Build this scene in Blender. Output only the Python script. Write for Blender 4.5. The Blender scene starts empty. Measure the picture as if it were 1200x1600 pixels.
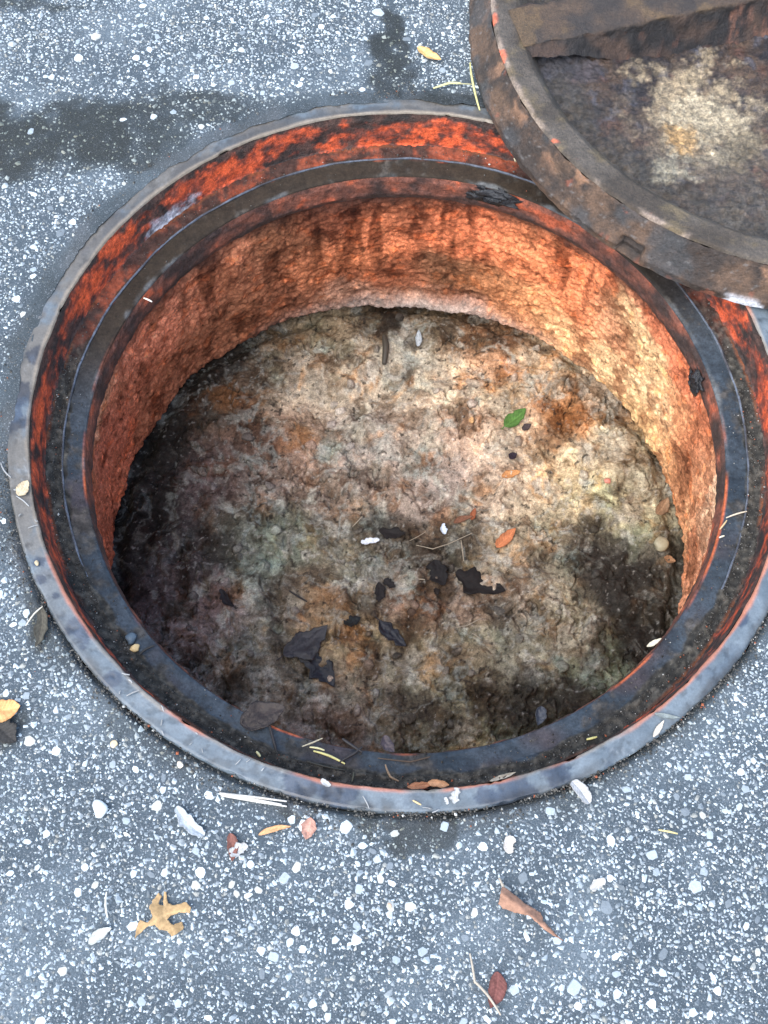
import bpy, bmesh, math, random
import numpy as np
from concurrent.futures import ThreadPoolExecutor
from mathutils import Matrix, Vector

SC = bpy.context.scene
COL = SC.collection
random.seed(7)
RNG = np.random.default_rng(11)

# ------------------------------------------------------------------ camera
F_PX, PITCH, ROLL = 1800.0, 0.3999, 0.0399
CAM = (-0.0182, -0.4952, 0.9261)
cam_d = bpy.data.cameras.new('camera')
cam_d.sensor_fit = 'VERTICAL'
cam_d.sensor_height = 24.0
cam_d.lens = F_PX / 1600.0 * 24.0
cam_d.clip_start = 0.01
cam_d.clip_end = 500
cam = bpy.data.objects.new('camera', cam_d)
cam.matrix_world = Matrix.Translation(CAM) @ Matrix.Rotation(PITCH, 4, 'X') @ Matrix.Rotation(ROLL, 4, 'Z')
COL.objects.link(cam)
SC.camera = cam

# ------------------------------------------------------------------ sky and sun
SUN_EL, SUN_AZ = math.radians(58), math.radians(228)   # azimuth of the light's origin, from +x
world = bpy.data.worlds.new('World')
SC.world = world
world.use_nodes = True
wn = world.node_tree
wn.nodes.clear()
sky = wn.nodes.new('ShaderNodeTexSky')
sky.sky_type = 'NISHITA'
sky.sun_disc = False
sky.sun_elevation = SUN_EL
sky.sun_rotation = math.radians(90) - SUN_AZ
sky.dust_density = 1.2
sky.air_density = 1.0
sky.ozone_density = 1.0
bg = wn.nodes.new('ShaderNodeBackground')
bg.inputs['Strength'].default_value = 0.15
wo = wn.nodes.new('ShaderNodeOutputWorld')
wn.links.new(sky.outputs[0], bg.inputs[0])
wn.links.new(bg.outputs[0], wo.inputs[0])
sun_d = bpy.data.lights.new('sun', 'SUN')
sun_d.energy = 1.8
sun_d.angle = math.radians(70)
sun_d.color = (1.0, 0.95, 0.87)
sun = bpy.data.objects.new('sun', sun_d)
sdir = Vector((math.cos(SUN_AZ) * math.cos(SUN_EL), math.sin(SUN_AZ) * math.cos(SUN_EL), math.sin(SUN_EL)))
sun.rotation_euler = sdir.to_track_quat('Z', 'Y').to_euler()
sun.location = (0, 0, 5)
COL.objects.link(sun)
SC.view_settings.view_transform = 'Standard'
SC.view_settings.look = 'None'
SC.view_settings.exposure = 1.6
SC.view_settings.gamma = 1.0
SC.cycles.max_bounces = 6
SC.cycles.diffuse_bounces = 4

# ------------------------------------------------------------------ dimensions (metres)
RA, RB = 0.360, 0.341          # frame flange outer / inner
RC, ZC = 0.3225, -0.046        # gasket line on the seat
RD, ZD = 0.3027, -0.0517       # lip of the seat
RW, ZW = 0.303, -0.088         # foot of the iron lip / head of the chimney wall
RE, ZE = 0.335, -0.3345        # foot of the chimney wall
GX, GY = 0.3973, 0.4578        # centre of the overturned cover
RF, RG, ZG, RH = 0.3465, 0.3245, 0.0486, 0.298

# ------------------------------------------------------------------ helpers
def lin(c):
    c = np.asarray(c, float) / 255.0
    return np.where(c <= 0.04045, c / 12.92, ((c + 0.055) / 1.055) ** 2.4)

def ray(px, py):
    d = Vector(((px - 600) / F_PX, -(py - 800) / F_PX, -1.0))
    return (Matrix.Rotation(PITCH, 3, 'X') @ Matrix.Rotation(ROLL, 3, 'Z')) @ d

def at(px, py, z=0.0):
    d = ray(px, py)
    t = (z - CAM[2]) / d.z
    return Vector((CAM[0] + d.x * t, CAM[1] + d.y * t, z))

def at_cone(px, py, r0, z0, r1, z1, far=True):
    """angle and height where the line of sight meets a cone round the pit's axis"""
    d = ray(px, py)
    best = None
    for z in np.linspace(z0, z1, 400):
        t = (z - CAM[2]) / d.z
        x, y = CAM[0] + d.x * t, CAM[1] + d.y * t
        rr = r0 + (r1 - r0) * (z - z0) / (z1 - z0)
        e = abs(math.hypot(x, y) - rr)
        if best is None or e < best[0]:
            best = (e, math.atan2(y, x), z)
    return best[1], best[2]

_perm = np.random.default_rng(5).permutation(4096)
_g = np.random.default_rng(6).normal(size=(4096, 3))
_g /= np.linalg.norm(_g, axis=1)[:, None]

_g = _g.astype(np.float32)
_g0, _g1, _g2 = [np.ascontiguousarray(_g[:, k]) for k in range(3)]
_perm = _perm.astype(np.int32)

def _perlin_chunk(P):
    I = np.floor(P)
    Fr = P - I
    I = I.astype(np.int32)
    U = Fr * Fr * Fr * (Fr * (Fr * 6 - 15) + 10)
    fx, fy, fz = Fr[:, 0], Fr[:, 1], Fr[:, 2]
    flat = not fz.any()          # a flat sheet of points: the upper corners have no weight
    out = np.zeros(len(P), np.float32)
    for dx in (0, 1):
        wx = U[:, 0] if dx else 1 - U[:, 0]
        hx = _perm[(I[:, 0] + dx) & 4095]
        for dy in (0, 1):
            wxy = wx * (U[:, 1] if dy else 1 - U[:, 1])
            hy = _perm[(hx + I[:, 1] + dy) & 4095]
            for dz in ((0,) if flat else (0, 1)):
                w = wxy * (U[:, 2] if dz else 1 - U[:, 2])
                h = _perm[(hy + I[:, 2] + dz) & 4095]
                out += w * (_g0[h] * (fx - dx) + _g1[h] * (fy - dy) + _g2[h] * (fz - dz))
    return out * 1.5

_pool = ThreadPoolExecutor(4)

def perlin(P):
    P = np.asarray(P)
    sh = P.shape[:-1]
    Q = np.ascontiguousarray(P.reshape(-1, 3)).astype(np.float32)
    ch = [Q[k:k + 16384] for k in range(0, len(Q), 16384)]
    if len(ch) == 1:
        return _perlin_chunk(Q).reshape(sh)
    return np.concatenate(list(_pool.map(_perlin_chunk, ch))).reshape(sh)

def _octaves(P, size, off):
    P = np.asarray(P, float)
    flat = not P[..., 2].any()
    P = P / size + off
    if flat: P[..., 2] = 0
    return P, flat

def fbm(P, size, octaves=4, seed=0, gain=0.5):
    """about -1..1; size in metres of the largest feature"""
    P, flat = _octaves(P, size, seed * 17.31)
    s, a, t = 0.0, 1.0, 0.0
    for k in range(octaves):
        s = s + a * perlin(P)
        t += a
        P = P * 2.03 + 7.7
        if flat: P[..., 2] = 0
        a *= gain
    return s / t * 1.6

def billow(P, size, octaves=3, seed=0):
    P, flat = _octaves(P, size, seed * 9.17)
    s, a, t = 0.0, 1.0, 0.0
    for k in range(octaves):
        s = s + a * (1 - np.abs(perlin(P)) * 2)
        t += a
        P = P * 2.1 + 3.3
        if flat: P[..., 2] = 0
        a *= 0.55
    return s / t

def sstep(a, b, x):
    t = np.clip((np.asarray(x) - a) / (b - a), 0, 1)
    return t * t * (3 - 2 * t)

def mix(a, b, f):
    f = np.asarray(f)
    if f.ndim and np.ndim(a) and np.shape(a)[-1] == 3:
        f = f[..., None]
    return np.asarray(a) * (1 - f) + np.asarray(b) * f

def blend_blobs(U, blobs, sigma_k=1.0):
    """U (N,2); blobs list of (u, v, sigma, colour lin)"""
    num = np.zeros((len(U), 3))
    den = np.zeros(len(U)) + 1e-12
    for u, v, s, c in blobs:
        w = np.exp(-((U[:, 0] - u) ** 2 + (U[:, 1] - v) ** 2) / (2 * (s * sigma_k) ** 2)) + 1e-9
        num += w[:, None] * c
        den += w
    return num / den[:, None]

def mesh_from(name, V, Fc, smooth=True, col=None, wet=None):
    V = np.asarray(V, np.float32)
    me = bpy.data.meshes.new(name)
    Fc = np.asarray(Fc, np.int32)
    n, k = Fc.shape
    me.vertices.add(len(V))
    me.vertices.foreach_set('co', V.ravel())
    me.loops.add(n * k)
    me.loops.foreach_set('vertex_index', Fc.ravel())
    me.polygons.add(n)
    me.polygons.foreach_set('loop_start', np.arange(0, n * k, k, dtype=np.int32))
    me.polygons.foreach_set('loop_total', np.full(n, k, np.int32))
    me.polygons.foreach_set('use_smooth', np.full(n, smooth))
    if col is not None:
        a = me.attributes.new('tint', 'FLOAT_COLOR', 'POINT')
        c4 = np.ones((len(V), 4), np.float32)
        c4[:, :3] = np.clip(col, 0.004, 0.95)
        a.data.foreach_set('color', c4.ravel())
    if wet is not None:
        a = me.attributes.new('wet', 'FLOAT', 'POINT')
        a.data.foreach_set('value', np.asarray(wet, np.float32).ravel())
    me.update(calc_edges=True)
    me.validate()
    return me

def grid_faces(nu, nv, wrap):
    i = np.arange(nu if wrap else nu - 1)
    j = np.arange(nv - 1)
    I, J = np.meshgrid(i, j, indexing='ij')
    I2 = (I + 1) % nu
    return np.stack([I * nv + J, I2 * nv + J, I2 * nv + J + 1, I * nv + J + 1], -1).reshape(-1, 4)

def link(name, me, m=None, parent=None):
    o = bpy.data.objects.new(name, me)
    COL.objects.link(o)
    if m is not None and me is not None:
        me.materials.clear()
        me.materials.append(m)
    if parent is not None:
        o.parent = parent
    return o

def tag(o, label=None, cat=None, group=None, kind=None):
    if label: o['label'] = label
    if cat: o['category'] = cat
    if group: o['group'] = group
    if kind: o['kind'] = kind
    return o

def empty(name, loc=(0, 0, 0)):
    o = bpy.data.objects.new(name, None)
    o.location = loc
    o.empty_display_size = 0.05
    COL.objects.link(o)
    return o

# ------------------------------------------------------------------ materials
def material(name, rough=0.85, rough_wet=0.25, grain=0.25, grain_scale=900.0, bump=0.15, bump_scale=600.0,
             bump_dist=0.001, metallic=0.0, spec=0.4, color=None, coat=0.0, mottle=0.0, mottle_scale=150.0, bump_detail=5, bump_rough=0.7):
    m = bpy.data.materials.new(name)
    m.use_nodes = True
    nt = m.node_tree
    N, L = nt.nodes, nt.links
    b = N['Principled BSDF']
    b.inputs['Metallic'].default_value = metallic
    b.inputs['Specular IOR Level'].default_value = spec
    b.inputs['Coat Weight'].default_value = coat
    b.inputs['Coat Roughness'].default_value = 0.12
    geo = N.new('ShaderNodeNewGeometry')
    if color is None:
        att = N.new('ShaderNodeAttribute'); att.attribute_name = 'tint'
        src = att.outputs['Color']
    else:
        rgb = N.new('ShaderNodeRGB'); rgb.outputs[0].default_value = (*color, 1)
        src = rgb.outputs[0]
    n1 = N.new('ShaderNodeTexNoise')
    n1.inputs['Scale'].default_value = grain_scale
    n1.inputs['Detail'].default_value = 4
    n1.inputs['Roughness'].default_value = 0.65
    L.new(geo.outputs['Position'], n1.inputs['Vector'])
    mr = N.new('ShaderNodeMapRange')
    mr.inputs['From Min'].default_value = 0.3
    mr.inputs['From Max'].default_value = 0.7
    mr.inputs['To Min'].default_value = 1 - grain
    mr.inputs['To Max'].default_value = 1 + grain
    L.new(n1.outputs['Fac'], mr.inputs['Value'])
    mul = N.new('ShaderNodeVectorMath'); mul.operation = 'SCALE'
    fac = mr.outputs[0]
    if mottle:
        nm = N.new('ShaderNodeTexNoise'); nm.inputs['Scale'].default_value = mottle_scale
        nm.inputs['Detail'].default_value = 9; nm.inputs['Roughness'].default_value = 0.72
        L.new(geo.outputs['Position'], nm.inputs['Vector'])
        r2 = N.new('ShaderNodeMapRange'); r2.inputs['From Min'].default_value = 0.36; r2.inputs['From Max'].default_value = 0.64
        r2.inputs['To Min'].default_value = 1 - mottle; r2.inputs['To Max'].default_value = 1 + mottle * 0.75
        L.new(nm.outputs['Fac'], r2.inputs['Value'])
        mm = N.new('ShaderNodeMath'); mm.operation = 'MULTIPLY'
        L.new(fac, mm.inputs[0]); L.new(r2.outputs[0], mm.inputs[1])
        fac = mm.outputs[0]
    L.new(src, mul.inputs[0]); L.new(fac, mul.inputs['Scale'])
    L.new(mul.outputs[0], b.inputs['Base Color'])
    wet = N.new('ShaderNodeAttribute'); wet.attribute_name = 'wet'
    mw = N.new('ShaderNodeMapRange')
    mw.inputs['To Min'].default_value = rough
    mw.inputs['To Max'].default_value = rough_wet
    L.new(wet.outputs['Fac'], mw.inputs['Value'])
    n3 = N.new('ShaderNodeTexNoise'); n3.inputs['Scale'].default_value = grain_scale * 0.3
    L.new(geo.outputs['Position'], n3.inputs['Vector'])
    ma = N.new('ShaderNodeMath'); ma.operation = 'MULTIPLY_ADD'
    ma.inputs[1].default_value = 0.25
    L.new(n3.outputs['Fac'], ma.inputs[0])
    L.new(mw.outputs[0], ma.inputs[2])
    mb = N.new('ShaderNodeMath'); mb.operation = 'SUBTRACT'; mb.inputs[1].default_value = 0.125; mb.use_clamp = True
    L.new(ma.outputs[0], mb.inputs[0])
    L.new(mb.outputs[0], b.inputs['Roughness'])
    n2 = N.new('ShaderNodeTexNoise'); n2.inputs['Scale'].default_value = bump_scale
    n2.inputs['Detail'].default_value = bump_detail; n2.inputs['Roughness'].default_value = bump_rough
    L.new(geo.outputs['Position'], n2.inputs['Vector'])
    bp = N.new('ShaderNodeBump')
    bp.inputs['Strength'].default_value = bump
    bp.inputs['Distance'].default_value = bump_dist
    L.new(n2.outputs['Fac'], bp.inputs['Height'])
    L.new(bp.outputs[0], b.inputs['Normal'])
    return m

def asphalt_material():
    """tinted binder with the finest aggregate as texture"""
    m = material('asphalt', rough=0.8, rough_wet=0.6, grain=0.35, grain_scale=700, bump=0.7, bump_scale=450, bump_dist=0.0015)
    nt = m.node_tree; N, L = nt.nodes, nt.links
    b = N['Principled BSDF']
    geo = N.new('ShaderNodeNewGeometry')
    cur = b.inputs['Base Color'].links[0].from_socket
    st = N.new('ShaderNodeAttribute'); st.attribute_name = 'wet'
    for scale, thr, amount, colr in ((420, 0.32, 0.60, (0.30, 0.32, 0.335)), (760, 0.34, 0.55, (0.26, 0.28, 0.29))):
        v = N.new('ShaderNodeTexVoronoi'); v.inputs['Scale'].default_value = scale
        nn = N.new('ShaderNodeTexNoise'); nn.inputs['Scale'].default_value = 260
        L.new(geo.outputs['Position'], nn.inputs['Vector'])
        vm = N.new('ShaderNodeVectorMath'); vm.operation = 'MULTIPLY_ADD'
        vm.inputs[1].default_value = (0.004, 0.004, 0.004)
        L.new(nn.outputs['Color'], vm.inputs[0]); L.new(geo.outputs['Position'], vm.inputs[2])
        L.new(vm.outputs[0], v.inputs['Vector'])
        r = N.new('ShaderNodeMapRange'); r.inputs['From Min'].default_value = thr; r.inputs['From Max'].default_value = thr - 0.12
        L.new(v.outputs['Distance'], r.inputs['Value'])
        # only some of the cells carry a pale grain
        sp = N.new('ShaderNodeSeparateColor'); L.new(v.outputs['Color'], sp.inputs[0])
        g = N.new('ShaderNodeMapRange'); g.inputs['From Min'].default_value = 0.45; g.inputs['From Max'].default_value = 0.6
        L.new(sp.outputs[0], g.inputs['Value'])
        mm = N.new('ShaderNodeMath'); mm.operation = 'MULTIPLY'; L.new(r.outputs[0], mm.inputs[0]); L.new(g.outputs[0], mm.inputs[1])
        inv = N.new('ShaderNodeMath'); inv.operation = 'MULTIPLY_ADD'; inv.inputs[1].default_value = -0.75 * amount; inv.inputs[2].default_value = amount
        L.new(st.outputs['Fac'], inv.inputs[0])
        m2 = N.new('ShaderNodeMath'); m2.operation = 'MULTIPLY'; L.new(mm.outputs[0], m2.inputs[0]); L.new(inv.outputs[0], m2.inputs[1])
        mx = N.new('ShaderNodeMix'); mx.data_type = 'RGBA'
        L.new(m2.outputs[0], mx.inputs['Factor']); L.new(cur, mx.inputs['A'])
        mx.inputs['B'].default_value = (*colr, 1)
        cur = mx.outputs['Result']
    # far from the manhole the larger stones are texture too
    ln = N.new('ShaderNodeVectorMath'); ln.operation = 'LENGTH'; L.new(geo.outputs['Position'], ln.inputs[0])
    fade = N.new('ShaderNodeMapRange'); fade.inputs['From Min'].default_value = 0.66; fade.inputs['From Max'].default_value = 0.80
    L.new(ln.outputs['Value'], fade.inputs['Value'])
    for scale, lo in ((170, 0.62), (300, 0.45)):
        v = N.new('ShaderNodeTexVoronoi'); v.inputs['Scale'].default_value = scale
        L.new(geo.outputs['Position'], v.inputs['Vector'])
        r = N.new('ShaderNodeMapRange'); r.inputs['From Min'].default_value = 0.40; r.inputs['From Max'].default_value = 0.34
        L.new(v.outputs['Distance'], r.inputs['Value'])
        sp = N.new('ShaderNodeSeparateColor'); L.new(v.outputs['Color'], sp.inputs[0])
        g = N.new('ShaderNodeMapRange'); g.inputs['From Min'].default_value = lo; g.inputs['From Max'].default_value = lo + 0.03
        L.new(sp.outputs[0], g.inputs['Value'])
        m1_ = N.new('ShaderNodeMath'); m1_.operation = 'MULTIPLY'; L.new(r.outputs[0], m1_.inputs[0]); L.new(g.outputs[0], m1_.inputs[1])
        m2_ = N.new('ShaderNodeMath'); m2_.operation = 'MULTIPLY'; L.new(m1_.outputs[0], m2_.inputs[0]); L.new(fade.outputs[0], m2_.inputs[1])
        cr_ = N.new('ShaderNodeMapRange'); cr_.inputs['To Min'].default_value = 0.18; cr_.inputs['To Max'].default_value = 0.6
        L.new(sp.outputs[1], cr_.inputs['Value'])
        cv_ = N.new('ShaderNodeCombineColor')
        for k_ in range(3): L.new(cr_.outputs[0], cv_.inputs[k_])
        mx = N.new('ShaderNodeMix'); mx.data_type = 'RGBA'
        L.new(m2_.outputs[0], mx.inputs['Factor']); L.new(cur, mx.inputs['A']); L.new(cv_.outputs[0], mx.inputs['B'])
        cur = mx.outputs['Result']
    L.new(cur, b.inputs['Base Color'])
    return m

M_ASPH = asphalt_material()
M_STONE = material('aggregate stone', rough=0.75, grain=0.14, grain_scale=500, bump=0.2, bump_scale=900)
M_FLANGE = material('worn iron', rough=0.6, rough_wet=0.35, grain=0.14, grain_scale=500, mottle=0.14, mottle_scale=120, bump=0.18, bump_scale=700, bump_dist=0.0006, spec=0.5)
M_WALLP = material('painted iron', rough=0.75, rough_wet=0.45, grain=0.35, grain_scale=480, bump=0.8, bump_scale=300, bump_dist=0.003, mottle=0.45, mottle_scale=180, bump_detail=7)
M_SEAT = material('wet seat iron', rough=0.8, rough_wet=0.30, grain=0.3, grain_scale=420, bump=0.35, bump_scale=260, bump_dist=0.0012, spec=0.22, mottle=0.4, mottle_scale=110)
M_CHIM = material('crusted wall', spec=0.15, rough=0.85, grain=0.35, grain_scale=480, bump=0.6, bump_scale=300, bump_dist=0.003, mottle=0.42, mottle_scale=190, bump_detail=8, bump_rough=0.75)
M_FILL = material('caked silt', spec=0.15, rough=0.85, rough_wet=0.6, grain=0.35, grain_scale=560, bump=0.55, bump_scale=330, bump_dist=0.003, mottle=0.45, mottle_scale=150, bump_detail=9, bump_rough=0.75)
M_COVER = material('rusty casting', rough=0.7, rough_wet=0.35, grain=0.3, grain_scale=480, bump=0.8, bump_scale=300, bump_dist=0.003, mottle=0.3, mottle_scale=200, bump_detail=7)
M_PLATE = material('scaled plate', spec=0.5, rough=0.6, rough_wet=0.3, grain=0.4, grain_scale=420, bump=1.0, bump_scale=190, bump_dist=0.005, mottle=0.6, mottle_scale=200, bump_detail=8, bump_rough=0.72)
M_GRIT = material('grit', rough=0.7, grain=0.2, grain_scale=900, bump=0.2, bump_scale=900)
M_LEAF = material('dry leaf', spec=0.2, rough=0.75, rough_wet=0.2, grain=0.22, grain_scale=330, bump=0.25, bump_scale=420)
M_WETLEAF = material('sodden leaf', rough=0.35, rough_wet=0.15, grain=0.35, grain_scale=330, bump=0.6, bump_scale=260, bump_dist=0.002, spec=0.3)
M_STRAW = material('dry straw', rough=0.6, grain=0.15, grain_scale=500, bump=0.1)
M_TAR = material('tar', rough=0.3, grain=0.2, grain_scale=500, bump=0.8, bump_scale=260, bump_dist=0.003, spec=0.6, color=(0.012, 0.013, 0.015))

# ------------------------------------------------------------------ pavement
STAINS = []   # (x, y, sx, sy, strength): oily, mossy dirt on the asphalt
def stain(px, py, sx, sy, k):
    p = at(px, py)
    STAINS.append((p.x, p.y, sx / 1500.0, sy / 1050.0, k))
for a in ((20, 215, 90, 55, 1.0), (130, 210, 90, 50, 1.0), (230, 215, 70, 50, .8), (320, 170, 70, 32, .75), (400, 150, 50, 20, .5),
          (605, 60, 26, 55, .95), (610, 125, 36, 28, .8), (680, 145, 60, 22, .9), (720, 165, 50, 18, .8), (40, 5, 90, 10, .7), (-80, 230, 90, 60, .9),
          (575, 1288, 26, 18, .8), (660, 1287, 34, 12, .8), (470, 1262, 18, 9, .7), (62, 975, 14, 34, .8), (14, 1145, 22, 26, .8), (185, 1130, 20, 10, .5)):
    stain(*a)

def stain_mask(X, Y):
    P = np.stack([X, Y, 0 * X], -1)
    wx = fbm(P, 0.06, 5, 3, 0.6) * 0.034
    wy = fbm(P, 0.06, 5, 4, 0.6) * 0.030
    s = np.zeros_like(X)
    for x, y, sx, sy, k in STAINS:
        d = ((X + wx - x) / sx) ** 2 + ((Y + wy - y) / sy) ** 2
        s = np.maximum(s, k * (1 - sstep(0.5, 1.5, d)))
    # grime packed against the iron frame
    R = np.hypot(X, Y)
    edge = (1 - sstep(0.0, 0.028, R - RA + 0.014 * fbm(P, 0.06, 3, 8)))
    s = np.maximum(s, 0.55 * edge)
    return np.clip(s * (1.0 + 0.35 * fbm(P, 0.02, 3, 12)), 0, 1)

ang = np.linspace(0, 2 * np.pi, 640, endpoint=False)
rr = np.concatenate([np.arange(RA - 0.0005, 0.62, 0.0030), np.geomspace(0.625, 1.6, 70), np.geomspace(1.8, 90, 22)])
AA, RR = np.meshgrid(ang, rr, indexing='ij')
edge_p = np.stack([np.cos(AA), np.sin(AA), 0 * AA], -1) * RA
farside = sstep(-0.1, 0.5, np.sin(AA - 0.5))            # here the asphalt was smeared over the frame's edge
jit = (0.0008 + (0.0022 + 0.003 * farside) * fbm(edge_p, 0.035, 5, 2, 0.6) - 0.0050 * farside) * (1 - sstep(RA, RA + 0.008, RR))
X, Y = (RR + jit) * np.cos(AA), (RR + jit) * np.sin(AA)
P = np.stack([X, Y, 0 * X], -1)
near = 1 - sstep(1.2, 2.0, RR)
def ground_height(P):
    return -0.0015 + 0.0022 * fbm(P, 0.12, 3, 21) + 0.0004 * fbm(P, 0.016, 2, 22)
Z = ground_height(P) * near
lipdrop = (-0.007 * (1 - farside) * (1 - sstep(0.0, 0.005, RR - RA)) + 0.0028 * farside * (1 - sstep(0.0, 0.016, RR - RA)))
Z = Z + lipdrop
S = stain_mask(X, Y)
pale = sstep(-0.2, 0.7, fbm(P, 0.09, 4, 31))
base = mix(np.array([0.052, 0.070, 0.083]), np.array([0.094, 0.121, 0.139]), pale)
bedding = (1 - sstep(0.0, 0.018, RR - RA + 0.012 * fbm(P, 0.05, 3, 9))) * sstep(-0.1, 0.4, fbm(P, 0.08, 3, 41))
base = mix(base, np.array([0.12, 0.125, 0.13]), 0.6 * bedding)
base = mix(base, np.array([0.014, 0.016, 0.013]), 0.93 * S)
pavement = link('pavement', mesh_from('pavement', np.stack([X, Y, Z], -1).reshape(-1, 3), grid_faces(len(ang), len(rr), True),
                                      True, base.reshape(-1, 3), S.ravel()), M_ASPH)
tag(pavement, 'grey asphalt pavement speckled with white stone chips around the open manhole', None, None, 'structure')

def stone_unit(rng, n=8):
    """irregular flattened stone, unit size: a rim ring, a shoulder ring and a crown"""
    a = np.sort((np.arange(n) + rng.uniform(-0.32, 0.32, n)) / n * 2 * np.pi)
    r = 0.5 * rng.uniform(0.72, 1.12, n)
    asp = rng.uniform(0.55, 1.0)
    ring0 = np.stack([r * np.cos(a), asp * r * np.sin(a), np.full(n, -0.10)], 1)
    ring1 = np.stack([0.86 * r * np.cos(a), 0.86 * asp * r * np.sin(a), rng.uniform(0.07, 0.13, n)], 1)
    top = np.array([[0.05 * rng.normal(), 0.05 * rng.normal(), 0.15]])
    V = np.concatenate([ring0, ring1, top])
    F3 = []
    for i in range(n):
        j = (i + 1) % n
        F3 += [(i, j, n + j), (i, n + j, n + i), (n + i, n + j, 2 * n)]
    return V, np.array(F3)

STONE_COLS = np.array([(0.45, 0.51, 0.53), (0.36, 0.41, 0.43), (0.54, 0.59, 0.60), (0.25, 0.29, 0.31), (0.14, 0.165, 0.18), (0.36, 0.365, 0.33), (0.46, 0.51, 0.52), (0.50, 0.55, 0.56), (0.31, 0.355, 0.375)])
BOX = (-0.82, 0.82, -0.82, 0.82)          # built as stones out to here; beyond, the material takes over
CELL = 0.001
occ = np.zeros((int((BOX[1] - BOX[0]) / CELL) + 2, int((BOX[3] - BOX[2]) / CELL) + 2), bool)
def ok_ground(x, y):
    r = np.hypot(x, y)
    return (r > RA + 0.005) & (r < 0.82)
def place(n_try, size, grow):
    """throw stones of falling size at the ground, keeping those that land clear of the others"""
    xs = RNG.uniform(BOX[0], BOX[1], n_try); ys = RNG.uniform(BOX[2], BOX[3], n_try)
    sz = np.sort(size)[::-1]
    k = ok_ground(xs, ys); xs, ys, sz = xs[k], ys[k], sz[k]
    out = []
    for x, y, s_ in zip(xs, ys, sz):
        i, j = int((x - BOX[0]) / CELL), int((y - BOX[2]) / CELL)
        r = int(round(0.5 * s_ * grow / CELL))
        i0_, j0_ = max(0, i - r), max(0, j - r)
        if occ[i0_:i + r + 1, j0_:j + r + 1].any(): continue
        occ[i0_:i + r + 1, j0_:j + r + 1] = True
        out.append((x, y, s_))
    return np.array(out)
large = place(56000, np.clip(RNG.lognormal(math.log(0.0036), 0.40, 56000), 0.0027, 0.0155), 0.75)
# small chips on a shaken lattice
st_ = 0.0027
gx_, gy_ = np.meshgrid(np.arange(BOX[0], BOX[1], st_), np.arange(BOX[2], BOX[3], st_), indexing='ij')
gx_ = (gx_ + RNG.uniform(-.48, .48, gx_.shape) * st_).ravel(); gy_ = (gy_ + RNG.uniform(-.48, .48, gy_.shape) * st_).ravel()
inb = (gx_ > BOX[0]) & (gx_ < BOX[1]) & (gy_ > BOX[2]) & (gy_ < BOX[3]) & ok_ground(gx_, gy_)
gx_, gy_ = gx_[inb], gy_[inb]
free = ~occ[((gx_ - BOX[0]) / CELL).astype(int), ((gy_ - BOX[2]) / CELL).astype(int)]
gx_, gy_ = gx_[free], gy_[free]
under_cover = np.hypot(gx_ - GX, gy_ - GY) < RF - 0.02
gx_, gy_ = gx_[~under_cover], gy_[~under_cover]
gs_ = np.clip(RNG.lognormal(math.log(0.0018), 0.34, len(gx_)), 0.0010, 0.0036)
chips = np.concatenate([large, np.stack([gx_, gy_, gs_], 1)])
Pc = np.stack([chips[:, 0], chips[:, 1], 0 * chips[:, 0]], -1)
keep = (RNG.random(len(chips)) > 0.80 * stain_mask(chips[:, 0], chips[:, 1])) & (RNG.random(len(chips)) < (0.80 + 0.35 * fbm(Pc, 0.1, 3, 51)) * (1 - sstep(0.66, 0.82, np.hypot(chips[:, 0], chips[:, 1]))))
chips = chips[keep]
chips = chips[np.argsort(-chips[:, 2])]
Pc = np.stack([chips[:, 0], chips[:, 1], 0 * chips[:, 0]], -1)
cz = ground_height(Pc)
cs = stain_mask(chips[:, 0], chips[:, 1])
vis = (np.abs(chips[:, 0]) < 0.40) & (chips[:, 1] > -0.53) & (chips[:, 1] < 0.50) & (np.hypot(chips[:, 0] - GX, chips[:, 1] - GY) > RF + 0.01)
big = np.nonzero(vis)[0][:300]
small = np.setdiff1d(np.arange(len(chips)), big)
variants = []
for k in range(24):
    V, F3 = stone_unit(RNG, 9)
    c = STONE_COLS[k % len(STONE_COLS)] * RNG.uniform(0.95, 1.2)
    me = mesh_from('stone', V, F3, False, np.tile(c, (len(V), 1)))
    me.materials.append(M_STONE)
    variants.append(me)
for q in big:
    x, y, s = chips[q]
    o = link('stone', variants[int(RNG.integers(len(variants)))], None, pavement)
    o.location = (x, y, cz[q] + 0.0001)
    o.rotation_euler = (RNG.normal() * 0.05, RNG.normal() * 0.05, RNG.uniform(0, 6.28))
    o.scale = (s * 1.1, s * 1.1, s * 0.36)
# the rest: low irregular domes in one mesh
NU, NP = 60, 6
ua = (np.arange(NP)[None] + RNG.uniform(-0.36, 0.36, (NU, NP))) / NP * 2 * np.pi
ur = 0.5 * RNG.uniform(0.55, 1.2, (NU, NP)); uasp = RNG.uniform(0.42, 1.0, (NU, 1))
unit = np.zeros((NU, NP + 1, 3))
unit[:, :NP, 0] = ur * np.cos(ua); unit[:, :NP, 1] = ur * np.sin(ua) * uasp; unit[:, :NP, 2] = -0.10
unit[:, NP, :2] = RNG.normal(size=(NU, 2)) * 0.10; unit[:, NP, 2] = 0.20
ns_ = len(small)
ui = RNG.integers(NU, size=ns_); tt = RNG.uniform(0, 2 * np.pi, ns_)
Vu = unit[ui] * (chips[small, 2] * 1.4)[:, None, None]
ca, sa = np.cos(tt)[:, None], np.sin(tt)[:, None]
VV = np.stack([Vu[..., 0] * ca - Vu[..., 1] * sa + chips[small, 0][:, None], Vu[..., 0] * sa + Vu[..., 1] * ca + chips[small, 1][:, None], Vu[..., 2] + cz[small][:, None] + 0.00035], -1)
fan = np.array([(k, (k + 1) % NP, NP) for k in range(NP)])
FF = (fan[None] + (NP + 1) * np.arange(ns_)[:, None, None]).reshape(-1, 3)
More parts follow.
